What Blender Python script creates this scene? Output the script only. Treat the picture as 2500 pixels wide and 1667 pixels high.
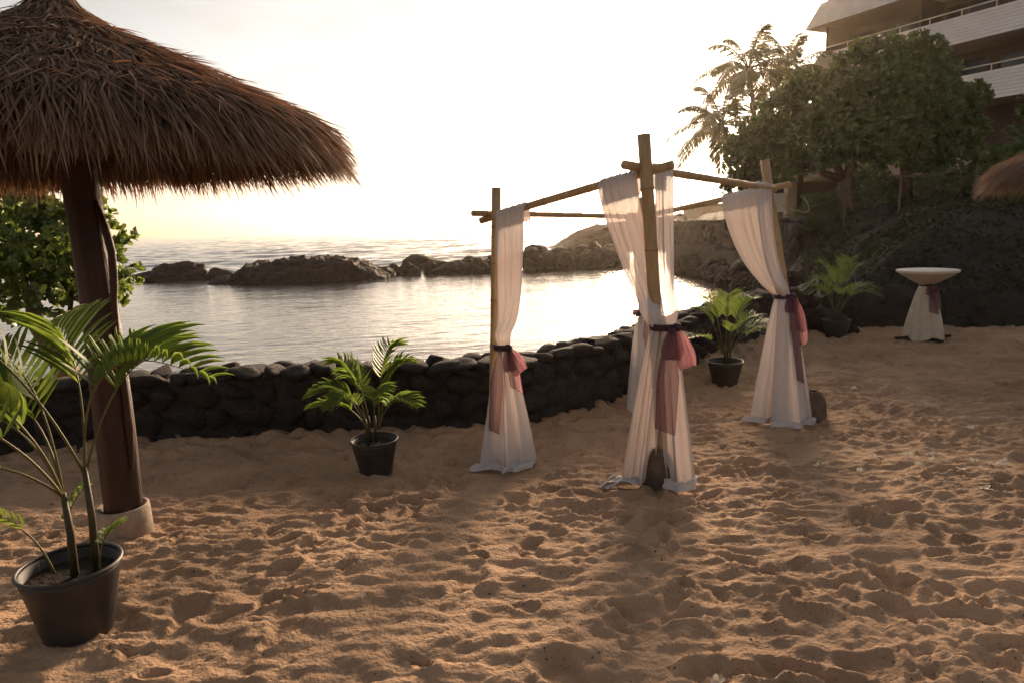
import bpy, bmesh, math, random
import numpy as np
from mathutils import Vector, Matrix, noise as mnoise

random.seed(7)
RNG = np.random.default_rng(11)
sc = bpy.context.scene
COL = sc.collection
for o in list(bpy.data.objects):
    bpy.data.objects.remove(o, do_unlink=True)
rad = math.radians

# ------------------------------------------------------------------ camera
cam_d = bpy.data.cameras.new('camera')
cam = bpy.data.objects.new('camera', cam_d)
COL.objects.link(cam)
sc.camera = cam
cam_d.sensor_width = 36.0
cam_d.lens = 24.0
cam_d.clip_start = 0.05
cam_d.clip_end = 9000
PITCH, ROLL = rad(9.76), rad(1.84)
fw = Vector((0, math.cos(PITCH), -math.sin(PITCH)))
r0 = Vector((1, 0, 0))
u0 = Vector((0, math.sin(PITCH), math.cos(PITCH)))
rt = r0 * math.cos(ROLL) - u0 * math.sin(ROLL)
up = u0 * math.cos(ROLL) + r0 * math.sin(ROLL)
cm = Matrix((rt, up, -fw)).transposed().to_4x4()
cm.translation = Vector((0, 0, 1.8))
cam.matrix_world = cm

# ------------------------------------------------------------------ world, sun, exposure
SUN_EL, SUN_AZ = rad(13), rad(17.3)
w = bpy.data.worlds.new('World')
sc.world = w
w.use_nodes = True
nt = w.node_tree
nt.nodes.clear()
sky = nt.nodes.new('ShaderNodeTexSky')
sky.sky_type = 'NISHITA'
sky.sun_disc = False
sky.sun_elevation = SUN_EL
sky.sun_rotation = SUN_AZ
sky.altitude = 0
sky.air_density = 1.0
sky.dust_density = 1.0
sky.ozone_density = 1.0
hs = nt.nodes.new('ShaderNodeHueSaturation')
hs.inputs['Saturation'].default_value = 0.35
bg = nt.nodes.new('ShaderNodeBackground')
bg.inputs['Strength'].default_value = 0.05
wo = nt.nodes.new('ShaderNodeOutputWorld')
nt.links.new(sky.outputs[0], hs.inputs['Color'])
gm = nt.nodes.new('ShaderNodeGamma')
gm.inputs['Gamma'].default_value = 1.1
nt.links.new(hs.outputs[0], gm.inputs['Color'])
wtc = nt.nodes.new('ShaderNodeTexCoord')
wmp = nt.nodes.new('ShaderNodeMapping')
wmp.inputs['Scale'].default_value = (1.0, 1.0, 3.2)
cn = nt.nodes.new('ShaderNodeTexNoise')        # thin broken cloud over the whole sky
cn.inputs['Scale'].default_value = 2.3
cn.inputs['Detail'].default_value = 7
cn.inputs['Roughness'].default_value = 0.55
cr = nt.nodes.new('ShaderNodeMapRange')
cr.inputs['From Min'].default_value = 0.42
cr.inputs['From Max'].default_value = 0.68
cr.inputs['To Min'].default_value = 0.55
cr.inputs['To Max'].default_value = 1.0
cx = nt.nodes.new('ShaderNodeMix')
cx.data_type = 'RGBA'
cx.blend_type = 'MULTIPLY'
cx.inputs['B'].default_value = (0.74, 0.62, 0.52, 1)
nt.links.new(wtc.outputs['Generated'], wmp.inputs['Vector'])
nt.links.new(wmp.outputs[0], cn.inputs['Vector'])
nt.links.new(cn.outputs['Fac'], cr.inputs['Value'])
nt.links.new(cr.outputs[0], cx.inputs['Factor'])
nt.links.new(gm.outputs[0], cx.inputs['A'])
nt.links.new(cx.outputs['Result'], bg.inputs['Color'])
nt.links.new(bg.outputs[0], wo.inputs['Surface'])

sun_d = bpy.data.lights.new('sun', 'SUN')
sun_d.energy = 3.8
sun_d.angle = rad(17)
sun_d.color = (1.0, 0.73, 0.49)
sun = bpy.data.objects.new('sun', sun_d)
COL.objects.link(sun)
SUN_DIR = Vector((math.sin(SUN_AZ) * math.cos(SUN_EL), math.cos(SUN_AZ) * math.cos(SUN_EL), math.sin(SUN_EL)))
sun.rotation_euler = (-SUN_DIR).to_track_quat('-Z', 'Y').to_euler()
sun.location = (20, 60, 12)

sc.view_settings.view_transform = 'Standard'
sc.view_settings.look = 'None'
sc.view_settings.gamma = 1.0
sc.view_settings.exposure = 1.9
sc.view_settings.use_curve_mapping = False
sc.cycles.max_bounces = 8
sc.cycles.transparent_max_bounces = 24
sc.cycles.volume_bounces = 0


# ------------------------------------------------------------------ helpers
def tag(o, label, cat, group=None):
    o['label'] = label
    o['category'] = cat
    if group:
        o['group'] = group
    return o


def link(name, me, parent=None, mat=None, smooth=False, kind=None):
    o = bpy.data.objects.new(name, me)
    COL.objects.link(o)
    if mat is not None and not me.materials:
        me.materials.append(mat)
    if smooth:
        me.polygons.foreach_set('use_smooth', np.ones(len(me.polygons), dtype=bool))
    if parent is not None:
        o.parent = parent
    if kind:
        o['kind'] = kind
    return o


def empty(name, loc=(0, 0, 0), rz=0.0):
    o = bpy.data.objects.new(name, None)
    o.empty_display_size = 0.2
    COL.objects.link(o)
    o.location = loc
    o.rotation_euler = (0, 0, rz)
    return o


def np_mesh(name, V, Q, tone=None):
    V = np.asarray(V, dtype=np.float32)
    Q = np.asarray(Q, dtype=np.int32)
    k = Q.shape[1]
    me = bpy.data.meshes.new(name)
    me.vertices.add(len(V))
    me.vertices.foreach_set('co', V.ravel())
    me.loops.add(Q.size)
    me.loops.foreach_set('vertex_index', Q.ravel())
    me.polygons.add(len(Q))
    me.polygons.foreach_set('loop_start', np.arange(0, Q.size, k, dtype=np.int32))
    if tone is not None:
        a = me.attributes.new('tone', 'FLOAT', 'POINT')
        a.data.foreach_set('value', np.asarray(tone, dtype=np.float32))
    me.update(calc_edges=True)
    return me


def grid_quads(nr, nc, off=0, wrap=False):
    i = np.arange(nr - 1)[:, None]
    j = np.arange(nc if wrap else nc - 1)[None, :]
    j2 = (j + 1) % nc
    a = i * nc + j
    b = i * nc + j2
    c = (i + 1) * nc + j2
    d = (i + 1) * nc + j
    return np.stack([a, b, c, d], -1).reshape(-1, 4) + off


class MB:
    """collects shapes into one mesh"""
    def __init__(s):
        s.v = []
        s.f = []

    def add(s, vs, fs):
        n = len(s.v)
        s.v.extend([tuple(v) for v in vs])
        s.f.extend([tuple(i + n for i in f) for f in fs])

    def box(s, c, h, ax=None):
        X, Y, Z = ax if ax else (Vector((1, 0, 0)), Vector((0, 1, 0)), Vector((0, 0, 1)))
        c = Vector(c)
        vs = [c + X * (h[0] * i) + Y * (h[1] * j) + Z * (h[2] * k) for i in (-1, 1) for j in (-1, 1) for k in (-1, 1)]
        s.add(vs, [(0, 1, 3, 2), (4, 6, 7, 5), (0, 4, 5, 1), (2, 3, 7, 6), (0, 2, 6, 4), (1, 5, 7, 3)])

    def hexa(s, b, t):
        s.add(list(b) + list(t), [(3, 2, 1, 0), (4, 5, 6, 7), (0, 1, 5, 4), (1, 2, 6, 5), (2, 3, 7, 6), (3, 0, 4, 7)])

    def tube(s, pts, rads, n=10, cap=True):
        pts = [Vector(p) for p in pts]
        vs, fs = [], []
        prev = None
        for i, p in enumerate(pts):
            d = (pts[min(i + 1, len(pts) - 1)] - pts[max(i - 1, 0)])
            if d.length < 1e-7:
                d = Vector((0, 0, 1))
            d.normalize()
            if prev is None:
                a = Vector((1, 0, 0)) if abs(d.x) < 0.8 else Vector((0, 1, 0))
            else:
                a = prev
            x = (a - d * a.dot(d)).normalized()
            prev = x
            y = d.cross(x)
            r = rads[i] if hasattr(rads, '__len__') else rads
            for k in range(n):
                t = 2 * math.pi * k / n
                vs.append(p + (x * math.cos(t) + y * math.sin(t)) * r)
        m = len(pts)
        for i in range(m - 1):
            for k in range(n):
                fs.append((i * n + k, i * n + (k + 1) % n, (i + 1) * n + (k + 1) % n, (i + 1) * n + k))
        if cap:
            fs.append(tuple(range(n - 1, -1, -1)))
            fs.append(tuple((m - 1) * n + k for k in range(n)))
        s.add(vs, fs)

    def lathe(s, prof, c=(0, 0, 0), n=32, wob=None):
        c = Vector(c)
        vs, fs = [], []
        for i, (r, z) in enumerate(prof):
            for k in range(n):
                t = 2 * math.pi * k / n
                rr = r * (wob(t, i) if wob else 1)
                vs.append(c + Vector((rr * math.cos(t), rr * math.sin(t), z)))
        for i in range(len(prof) - 1):
            for k in range(n):
                fs.append((i * n + k, i * n + (k + 1) % n, (i + 1) * n + (k + 1) % n, (i + 1) * n + k))
        s.add(vs, fs)

    def mesh(s, name):
        me = bpy.data.meshes.new(name)
        me.from_pydata(s.v, [], s.f)
        me.update()
        return me

    def build(s, name, mat, parent=None, smooth=False, kind=None):
        return link(name, s.mesh(name), parent, mat, smooth, kind)


def copy_tree(o, parent=None):
    c = o.copy()
    COL.objects.link(c)
    c.parent = parent
    for ch in list(o.children):
        copy_tree(ch, c)
    return c


# ---- gradient noise in numpy
_perm = np.random.default_rng(5).permutation(512).astype(np.int64)
_perm = np.concatenate([_perm, _perm])
_ga = np.random.default_rng(6).uniform(0, 2 * math.pi, 512)
_gx, _gy = np.cos(_ga), np.sin(_ga)


def pn(x, y, seed=0):
    x = x + seed * 17.31
    y = y + seed * 9.17
    xi = np.floor(x).astype(np.int64)
    yi = np.floor(y).astype(np.int64)
    fx = x - xi
    fy = y - yi
    u = fx * fx * fx * (fx * (fx * 6 - 15) + 10)
    v = fy * fy * fy * (fy * (fy * 6 - 15) + 10)

    def g(ix, iy, dx, dy):
        h = _perm[(_perm[ix & 511] + iy) & 511]
        return _gx[h] * dx + _gy[h] * dy
    a = g(xi, yi, fx, fy)
    b = g(xi + 1, yi, fx - 1, fy)
    c = g(xi, yi + 1, fx, fy - 1)
    d = g(xi + 1, yi + 1, fx - 1, fy - 1)
    return (a + u * (b - a)) + v * ((c + u * (d - c)) - (a + u * (b - a)))


def sstep(a, b, t):
    t = np.clip((t - a) / (b - a), 0, 1)
    return t * t * (3 - 2 * t)


def strips(base, dirs, nrm, L, W, prof, tone=None, curl=None):
    """many narrow leaves: prof rows are (along, half width factor, lift factor)"""
    base = np.asarray(base, float)
    dirs = np.asarray(dirs, float)
    nrm = np.asarray(nrm, float)
    dirs = dirs / np.linalg.norm(dirs, axis=1, keepdims=True)
    side = np.cross(dirs, nrm)
    side /= np.linalg.norm(side, axis=1, keepdims=True) + 1e-9
    nn = np.cross(side, dirs)
    N, R = len(base), len(prof)
    L = np.broadcast_to(L, (N,))[:, None]
    W = np.broadcast_to(W, (N,))[:, None]
    V = np.zeros((N, R, 2, 3))
    for i, (a, hw, lift) in enumerate(prof):
        c = base + dirs * (L * a) + nn * (L * lift)
        if curl is not None:
            c = c + curl * (L * a * a)
        V[:, i, 0] = c - side * (W * hw)
        V[:, i, 1] = c + side * (W * hw)
    idx = np.arange(N)[:, None] * (R * 2)
    q = []
    for i in range(R - 1):
        q.append(np.stack([idx[:, 0] + 2 * i, idx[:, 0] + 2 * i + 1, idx[:, 0] + 2 * i + 3, idx[:, 0] + 2 * i + 2], -1))
    Q = np.concatenate(q)
    T = None if tone is None else np.repeat(tone, R * 2)
    return V.reshape(-1, 3), Q, T


# ------------------------------------------------------------------ materials
def mat(name, c1, c2=None, scale=4.0, rough=0.8, bump=0.0, bscale=30.0, trans=None, tfac=0.0, clear=0.0,
        tone=False, speck=None, spec=0.3, stretch=None, metal=0.0, detail=6.0, ramp=(0.35, 0.65)):
    m = bpy.data.materials.new(name)
    m.use_nodes = True
    t = m.node_tree
    N, Lk = t.nodes, t.links
    N.clear()
    out = N.new('ShaderNodeOutputMaterial')
    p = N.new('ShaderNodeBsdfPrincipled')
    p.inputs['Roughness'].default_value = rough
    p.inputs['Specular IOR Level'].default_value = spec
    p.inputs['Metallic'].default_value = metal
    tc = N.new('ShaderNodeTexCoord')
    vec = tc.outputs['Object']
    if stretch:
        mp = N.new('ShaderNodeMapping')
        mp.inputs['Scale'].default_value = stretch
        Lk.new(vec, mp.inputs['Vector'])
        vec = mp.outputs[0]
    col = None
    c4 = lambda c: (c[0], c[1], c[2], 1)
    if c2 is not None:
        if tone:
            a = N.new('ShaderNodeAttribute')
            a.attribute_name = 'tone'
            fac = a.outputs['Fac']
        else:
            n = N.new('ShaderNodeTexNoise')
            n.inputs['Scale'].default_value = scale
            n.inputs['Detail'].default_value = detail
            n.inputs['Roughness'].default_value = 0.6
            Lk.new(vec, n.inputs['Vector'])
            mr = N.new('ShaderNodeMapRange')
            mr.inputs['From Min'].default_value = ramp[0]
            mr.inputs['From Max'].default_value = ramp[1]
            Lk.new(n.outputs['Fac'], mr.inputs['Value'])
            fac = mr.outputs[0]
        mx = N.new('ShaderNodeMix')
        mx.data_type = 'RGBA'
        Lk.new(fac, mx.inputs['Factor'])
        mx.inputs['A'].default_value = c4(c1)
        mx.inputs['B'].default_value = c4(c2)
        col = mx.outputs['Result']
    if speck:
        sc_, thr, sc_col = speck
        v = N.new('ShaderNodeTexNoise')
        v.inputs['Scale'].default_value = sc_
        v.inputs['Detail'].default_value = 3
        Lk.new(vec, v.inputs['Vector'])
        mr2 = N.new('ShaderNodeMapRange')
        mr2.inputs['From Min'].default_value = thr
        mr2.inputs['From Max'].default_value = thr + 0.04
        Lk.new(v.outputs['Fac'], mr2.inputs['Value'])
        m2 = N.new('ShaderNodeMix')
        m2.data_type = 'RGBA'
        Lk.new(mr2.outputs[0], m2.inputs['Factor'])
        if col:
            Lk.new(col, m2.inputs['A'])
        else:
            m2.inputs['A'].default_value = c4(c1)
        m2.inputs['B'].default_value = c4(sc_col)
        col = m2.outputs['Result']
    if col:
        Lk.new(col, p.inputs['Base Color'])
    else:
        p.inputs['Base Color'].default_value = c4(c1)
    if bump:
        nb = N.new('ShaderNodeTexNoise')
        nb.inputs['Scale'].default_value = bscale
        nb.inputs['Detail'].default_value = 8
        Lk.new(vec, nb.inputs['Vector'])
        b = N.new('ShaderNodeBump')
        b.inputs['Strength'].default_value = 1.0
        b.inputs['Distance'].default_value = bump
        Lk.new(nb.outputs['Fac'], b.inputs['Height'])
        Lk.new(b.outputs[0], p.inputs['Normal'])
    sh = p.outputs[0]
    if trans is not None:
        tr = N.new('ShaderNodeBsdfTranslucent')
        tr.inputs['Color'].default_value = c4(trans)
        ms = N.new('ShaderNodeMixShader')
        ms.inputs[0].default_value = tfac
        Lk.new(sh, ms.inputs[1])
        Lk.new(tr.outputs[0], ms.inputs[2])
        sh = ms.outputs[0]
    if clear:
        tp = N.new('ShaderNodeBsdfTransparent')
        ms = N.new('ShaderNodeMixShader')
        ms.inputs[0].default_value = clear
        Lk.new(sh, ms.inputs[1])
        Lk.new(tp.outputs[0], ms.inputs[2])
        sh = ms.outputs[0]
    Lk.new(sh, out.inputs['Surface'])
    return m


def mat_emit(name, col, s):
    m = bpy.data.materials.new(name)
    m.use_nodes = True
    p = m.node_tree.nodes['Principled BSDF']
    p.inputs['Base Color'].default_value = (0.8, 0.8, 0.8, 1)
    p.inputs['Emission Color'].default_value = (col[0], col[1], col[2], 1)
    p.inputs['Emission Strength'].default_value = s
    return m


M = {}
M['sand'] = mat('sand', (0.49, 0.325, 0.21), (0.335, 0.222, 0.145), scale=1.3, rough=0.95, bump=0.016, bscale=48,
                speck=(70.0, 0.665, (0.05, 0.035, 0.03)), spec=0.1)
M['lava'] = mat('lava', (0.026, 0.022, 0.021), (0.062, 0.052, 0.048), scale=5, rough=0.85, bump=0.03, bscale=14, spec=0.25)
M['searock'] = mat('sea_rock', (0.008, 0.006, 0.006), (0.035, 0.026, 0.022), scale=2.2, rough=0.8, bump=0.35, bscale=4.0, spec=0.3)
M['mortar'] = mat('mortar', (0.03, 0.026, 0.025), (0.055, 0.048, 0.044), scale=9, rough=0.95, bump=0.02)
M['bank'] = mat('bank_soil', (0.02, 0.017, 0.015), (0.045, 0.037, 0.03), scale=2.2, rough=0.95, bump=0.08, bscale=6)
M['bamboo'] = mat('bamboo', (0.42, 0.29, 0.15), (0.31, 0.2, 0.1), scale=5, rough=0.55, bump=0.002, bscale=40, spec=0.4, stretch=(6, 6, 1.2))
M['bamboo_node'] = mat('bamboo_node', (0.24, 0.15, 0.07), rough=0.7)
M['cement'] = mat('cement', (0.16, 0.115, 0.085), (0.09, 0.065, 0.05), scale=12, rough=0.9, bump=0.006, bscale=60)
M['collar'] = mat('collar_cement', (0.42, 0.33, 0.26), (0.24, 0.18, 0.14), scale=7, rough=0.9, bump=0.004, bscale=50)
M['sheer'] = mat('sheer_voile', (0.90, 0.87, 0.87), rough=0.8, trans=(0.24, 0.185, 0.16), tfac=0.45, clear=0.04, spec=0.1,
                 bump=0.002, bscale=60)
M['sash'] = mat('purple_organza', (0.15, 0.085, 0.125), rough=0.45, trans=(0.48, 0.22, 0.24), tfac=0.5, clear=0.33, spec=0.4, bump=0.006, bscale=35)
M['sashband'] = mat('purple_satin', (0.045, 0.018, 0.036), rough=0.5, bump=0.004, bscale=40)
M['seam'] = mat('purple_hem', (0.05, 0.02, 0.05), rough=0.6)
M['cloth'] = mat('ivory_tablecloth', (0.76, 0.68, 0.57), (0.66, 0.57, 0.46), scale=6, rough=0.8, trans=(0.7, 0.5, 0.3), tfac=0.25)
M['tablewhite'] = mat('white_linen', (0.8, 0.76, 0.72), rough=0.7)
M['metal'] = mat('dark_metal', (0.03, 0.028, 0.027), rough=0.5, metal=0.6)
M['pot'] = mat('black_plastic', (0.025, 0.024, 0.025), (0.05, 0.044, 0.04), scale=8, rough=0.5, spec=0.35, bump=0.001, bscale=30)
M['soil'] = mat('soil', (0.02, 0.014, 0.01), (0.04, 0.028, 0.02), scale=25, rough=1, bump=0.02, bscale=40)
M['leaflet'] = mat('palm_leaflet', (0.045, 0.09, 0.02), (0.10, 0.16, 0.04), scale=3, rough=0.55, trans=(0.28, 0.38, 0.06), tfac=0.45, spec=0.5)
M['cane'] = mat('palm_cane', (0.035, 0.03, 0.016), (0.075, 0.065, 0.03), scale=9, rough=0.6)
M['petiole'] = mat('palm_petiole', (0.085, 0.08, 0.025), (0.14, 0.125, 0.04), scale=5, rough=0.5)
M['coco'] = mat('coconut_leaf', (0.05, 0.06, 0.02), (0.10, 0.10, 0.035), tone=True, rough=0.45, trans=(0.2, 0.17, 0.04), tfac=0.18)
M['cocotrunk'] = mat('coconut_trunk', (0.10, 0.075, 0.055), (0.19, 0.145, 0.11), scale=3, rough=0.9, bump=0.03, bscale=8, stretch=(1, 1, 6))
M['leafa'] = mat('tree_leaf', (0.018, 0.045, 0.014), (0.095, 0.15, 0.042), tone=True, rough=0.42, trans=(0.2, 0.26, 0.05), tfac=0.28, spec=0.45)
M['leafb'] = mat('shrub_leaf', (0.032, 0.062, 0.016), (0.125, 0.185, 0.045), tone=True, rough=0.38, trans=(0.25, 0.33, 0.05), tfac=0.3, spec=0.5)
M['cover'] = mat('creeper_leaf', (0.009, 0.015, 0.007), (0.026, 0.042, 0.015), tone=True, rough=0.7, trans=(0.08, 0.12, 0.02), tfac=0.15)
M['bark'] = mat('bark', (0.06, 0.043, 0.03), (0.12, 0.085, 0.06), scale=4, rough=0.95, bump=0.03, bscale=9, stretch=(1, 1, 0.3))
M['shrubbark'] = mat('shrub_bark', (0.2, 0.12, 0.06), (0.1, 0.06, 0.03), scale=6, rough=0.95, bump=0.03, bscale=12)
M['thatch'] = mat('thatch_blade', (0.07, 0.045, 0.032), (0.31, 0.215, 0.15), tone=True, rough=0.75, trans=(0.36, 0.16, 0.085), tfac=0.18, spec=0.12)
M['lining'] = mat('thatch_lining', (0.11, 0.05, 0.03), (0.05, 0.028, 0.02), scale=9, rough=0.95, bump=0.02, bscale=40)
M['wood'] = mat('driftwood', (0.06, 0.022, 0.014), (0.022, 0.011, 0.008), scale=3, rough=0.55, bump=0.006, bscale=16, stretch=(5, 5, 0.6), spec=0.4)
M['pole'] = mat('rafter_pole', (0.12, 0.06, 0.035), (0.07, 0.035, 0.022), scale=5, rough=0.8)
M['siding'] = mat('white_siding', (0.80, 0.73, 0.70), (0.70, 0.63, 0.60), scale=1.5, rough=0.6)
M['slab'] = mat('slab_concrete', (0.42, 0.34, 0.3), (0.34, 0.27, 0.23), scale=1.2, rough=0.85)
M['hotelwall'] = mat('brown_wall', (0.10, 0.07, 0.055), (0.07, 0.05, 0.04), scale=1, rough=0.9)
M['glass'] = mat('dark_glass', (0.02, 0.018, 0.018), rough=0.15, spec=0.5)
M['rail'] = mat('white_rail', (0.66, 0.58, 0.54), rough=0.5)
M['cream'] = mat('cream_plaster', (0.55, 0.44, 0.32), (0.46, 0.36, 0.26), scale=2, rough=0.85)
M['darkwood'] = mat('dark_timber', (0.07, 0.048, 0.034), (0.045, 0.03, 0.022), scale=6, rough=0.85)
M['wire'] = mat('galvanised_wire', (0.10, 0.085, 0.07), rough=0.7, metal=0.3)
M['petal'] = mat('white_petal', (0.85, 0.81, 0.72), (0.74, 0.66, 0.52), scale=60, rough=0.6, trans=(0.8, 0.7, 0.5), tfac=0.3)
M['headland'] = mat('headland_rock', (0.025, 0.018, 0.014), (0.06, 0.042, 0.03), scale=0.5, rough=0.9, bump=0.25, bscale=1.4)
M['lampglow'] = mat_emit('lamp_glow', (1.0, 0.8, 0.5), 6.0)

# water
m = bpy.data.materials.new('sea_water')
m.use_nodes = True
t = m.node_tree
p = t.nodes['Principled BSDF']
p.inputs['Base Color'].default_value = (0.03, 0.028, 0.024, 1)
p.inputs['Roughness'].default_value = 0.08
p.inputs['IOR'].default_value = 1.33
tc = t.nodes.new('ShaderNodeTexCoord')
mp = t.nodes.new('ShaderNodeMapping')
mp.inputs['Scale'].default_value = (0.55, 1.0, 1.0)
mp.inputs['Rotation'].default_value = (0, 0, rad(-12))
t.links.new(tc.outputs['Object'], mp.inputs['Vector'])
n1 = t.nodes.new('ShaderNodeTexNoise')
n1.inputs['Scale'].default_value = 5.5
n1.inputs['Detail'].default_value = 4
n1.inputs['Distortion'].default_value = 0.6
t.links.new(mp.outputs[0], n1.inputs['Vector'])
n2 = t.nodes.new('ShaderNodeTexNoise')
n2.inputs['Scale'].default_value = 0.35
n2.inputs['Detail'].default_value = 3
t.links.new(mp.outputs[0], n2.inputs['Vector'])
b1 = t.nodes.new('ShaderNodeBump')
b1.inputs['Distance'].default_value = 0.018
b2 = t.nodes.new('ShaderNodeBump')
b2.inputs['Distance'].default_value = 0.08
t.links.new(n1.outputs['Fac'], b1.inputs['Height'])
t.links.new(n2.outputs['Fac'], b2.inputs['Height'])
t.links.new(b2.outputs[0], b1.inputs['Normal'])
t.links.new(b1.outputs[0], p.inputs['Normal'])
M['water'] = m

# ------------------------------------------------------------------ ground layout
SEA_Z = -0.8
WALL = [(-9.0, 5.0), (-6.0, 5.6), (-4.3, 5.8), (-3.25, 5.95), (-2.3, 6.05), (-1.15, 6.15), (0.1, 6.2), (0.85, 6.7),
        (1.5, 7.55), (2.4, 8.8), (3.5, 10.2), (4.5, 11.2), (5.3, 11.6)]
WX = np.array([q[0] for q in WALL])
WY = np.array([q[1] for q in WALL])


def gz(x, y):
    return 0.1 - 0.3 * sstep(2.0, 7.5, np.asarray(y, float))


def g0(x, y):
    return float(gz(x, y))


def seg_dist(x, y, pts):
    d = np.full(np.shape(x), 1e9)
    for (ax, ay), (bx, by) in zip(pts[:-1], pts[1:]):
        vx, vy = bx - ax, by - ay
        tt = np.clip(((x - ax) * vx + (y - ay) * vy) / (vx * vx + vy * vy), 0, 1)
        d = np.minimum(d, np.hypot(x - ax - tt * vx, y - ay - tt * vy))
    return d


def graded(segs):
    out = [segs[0][0]]
    for a, b, s0, s1 in segs:
        x = a
        while x < b - 1e-6:
            f = (x - a) / (b - a)
            x = min(b, x + s0 + (s1 - s0) * f)
            out.append(x)
    return np.array(out)


def build_sand():
    xs = graded([(-14, -5, 0.3, 0.06), (-5, -3, 0.03, 0.018), (-3, 5, 0.0175, 0.0175), (5, 9.5, 0.019, 0.035), (9.5, 18, 0.06, 0.4)])
    ys = graded([(-8, 1.2, 0.4, 0.06), (1.2, 4.5, 0.011, 0.014), (4.5, 8, 0.014, 0.024), (8, 12.4, 0.025, 0.04)])
    X, Y = np.meshgrid(xs, ys)
    # slow undulation, then footprints stamped one over another, then crumbs
    D = 0.02 * pn(X * 0.7, Y * 0.8, 1) + 0.012 * pn(X * 1.9, Y * 2.2, 2)
    D += 0.008 * (1 - 2 * np.abs(pn(X * 3.1 + 0.4 * pn(X, Y, 9), Y * 3.9, 3)))
    def terr(fx, fy, amp, k, sd):
        q = pn(X * fx + 0.5 * pn(X * 1.3, Y * 1.3, sd), Y * fy + 0.5 * pn(X * 1.7, Y * 1.7, sd + 1), sd + 2)
        return amp * (sstep(-k, k, q) + 0.6 * sstep(0.22 - k, 0.22 + k, q) + 0.5 * sstep(-0.28 - k, -0.28 + k, q))
    D += terr(1.9, 3.3, 0.011, 0.03, 41) + terr(4.2, 7.4, 0.009, 0.035, 45)
    rg = np.random.default_rng(21)
    NF = 3400
    for i in range(NF):
        cx = rg.uniform(-4.5, 9.2)
        cy = 1.3 + 10.2 * rg.uniform(0, 1) ** 0.9
        # trodden path to the right and in the foreground, calmer near the umbrella
        if cx < -1.2 and rg.uniform() < 0.55:
            continue
        if float(pn(np.array(cx * 0.55), np.array(cy * 0.75), 25)) > 0.08 and rg.uniform() < 0.72:
            continue
        th = rg.uniform(-0.7, 0.7) + (0 if rg.uniform() < 0.6 else 1.3)
        a = 0.05 + 0.10 * rg.uniform() ** 1.3
        b = a * rg.uniform(0.34, 0.6)
        dep = rg.uniform(0.010, 0.034)
        R = a * 2.0
        i0, i1 = np.searchsorted(xs, [cx - R, cx + R])
        j0, j1 = np.searchsorted(ys, [cy - R, cy + R])
        if i1 - i0 < 2 or j1 - j0 < 2:
            continue
        lx = X[j0:j1, i0:i1] - cx
        ly = Y[j0:j1, i0:i1] - cy
        u = (lx * math.cos(th) + ly * math.sin(th)) / a
        v = (-lx * math.sin(th) + ly * math.cos(th)) / (b * (1 + 0.22 * u / 1.0))
        wv = 1 + 0.25 * pn(X[j0:j1, i0:i1] * 9, Y[j0:j1, i0:i1] * 9, i % 7)
        q = np.sqrt(u * u + v * v) * wv
        inside = 1 / (1 + np.exp(np.clip((q - 0.95) * 20, -50, 50)))
        old = D[j0:j1, i0:i1]
        m_ = old.mean()
        tilt = 0.35 * dep * u
        D[j0:j1, i0:i1] = old * (1 - 0.8 * inside) + inside * (0.8 * m_ - dep + tilt) + 0.42 * dep * np.exp(-((q - 1.35) / 0.28) ** 2) * (0.5 + 0.9 * wv * 0.6)
    rough = sstep(-0.15, 0.25, pn(X * 0.9, Y * 0.9, 12))
    D += terr(6.5, 11, 0.009, 0.08, 49) + rough * terr(12, 19, 0.006, 0.1, 53)
    D += (0.004 + 0.009 * rough) * pn(X * 9, Y * 11, 4) + (0.004 + 0.007 * rough) * pn(X * 26, Y * 29, 5) + 0.002 * pn(X * 60, Y * 60, 6)
    D -= D[(X > -3) & (X < 6) & (Y > 2) & (Y < 10)].mean()
    Z = gz(X, Y) + D
    yw = np.interp(X, WX, WY)
    front = yw - Y
    dw = seg_dist(X, Y, WALL)
    mound = (0.10 + 0.09 * pn(X * 1.1, Y * 1.1, 8)) * np.exp(-(dw / 0.4) ** 2) * (0.7 + 0.8 * pn(X * 6, Y * 6, 10)) + 0.05 * np.exp(-(dw / 0.3) ** 2)
    Z += mound
    # the sheet dives under the wall and the bank
    behind = sstep(0.22, 0.40, -front) * (X < 5.3)
    Z = Z * (1 - behind) + behind * -1.6
    me = np_mesh('sand', np.stack([X, Y, Z], -1).reshape(-1, 3), grid_quads(*X.shape))
    o = link('sand', me, None, M['sand'], True, 'structure')
    o['label'] = 'trampled brown beach sand full of footprints'
    # loose lava grit and crumbs lying on the sand
    rg = np.random.default_rng(77)
    n = 9000
    px = rg.uniform(-4.5, 8.5, n)
    py = 1.4 + 9.6 * rg.uniform(0, 1, n) ** 1.3
    nearw = seg_dist(px, py, WALL)
    keep = rg.uniform(size=n) < (0.25 + 0.75 * np.exp(-nearw / 1.6)) * (0.4 + 0.6 * sstep(-0.2, 0.25, pn(px * 1.1, py * 1.1, 14)))
    keep &= py < np.interp(px, WX, WY) - 0.02
    px, py = px[keep], py[keep]
    n = len(px)
    ii = np.clip(np.searchsorted(xs, px), 0, len(xs) - 1)
    jj = np.clip(np.searchsorted(ys, py), 0, len(ys) - 1)
    pz = Z[jj, ii]
    sz = 0.0022 + 0.0055 * rg.uniform(0, 1, n) ** 3
    T4 = np.array([(1, 0, -0.3), (-0.5, 0.87, -0.3), (-0.5, -0.87, -0.3), (0, 0, 0.9)])
    V = np.stack([px, py, pz], -1)[:, None, :] + (T4[None] + rg.normal(size=(n, 4, 3)) * 0.25) * sz[:, None, None]
    F = np.array([(0, 1, 3), (1, 2, 3), (2, 0, 3), (0, 2, 1)])
    Q = (np.arange(n)[:, None, None] * 4 + F[None]).reshape(-1, 3)
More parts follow.
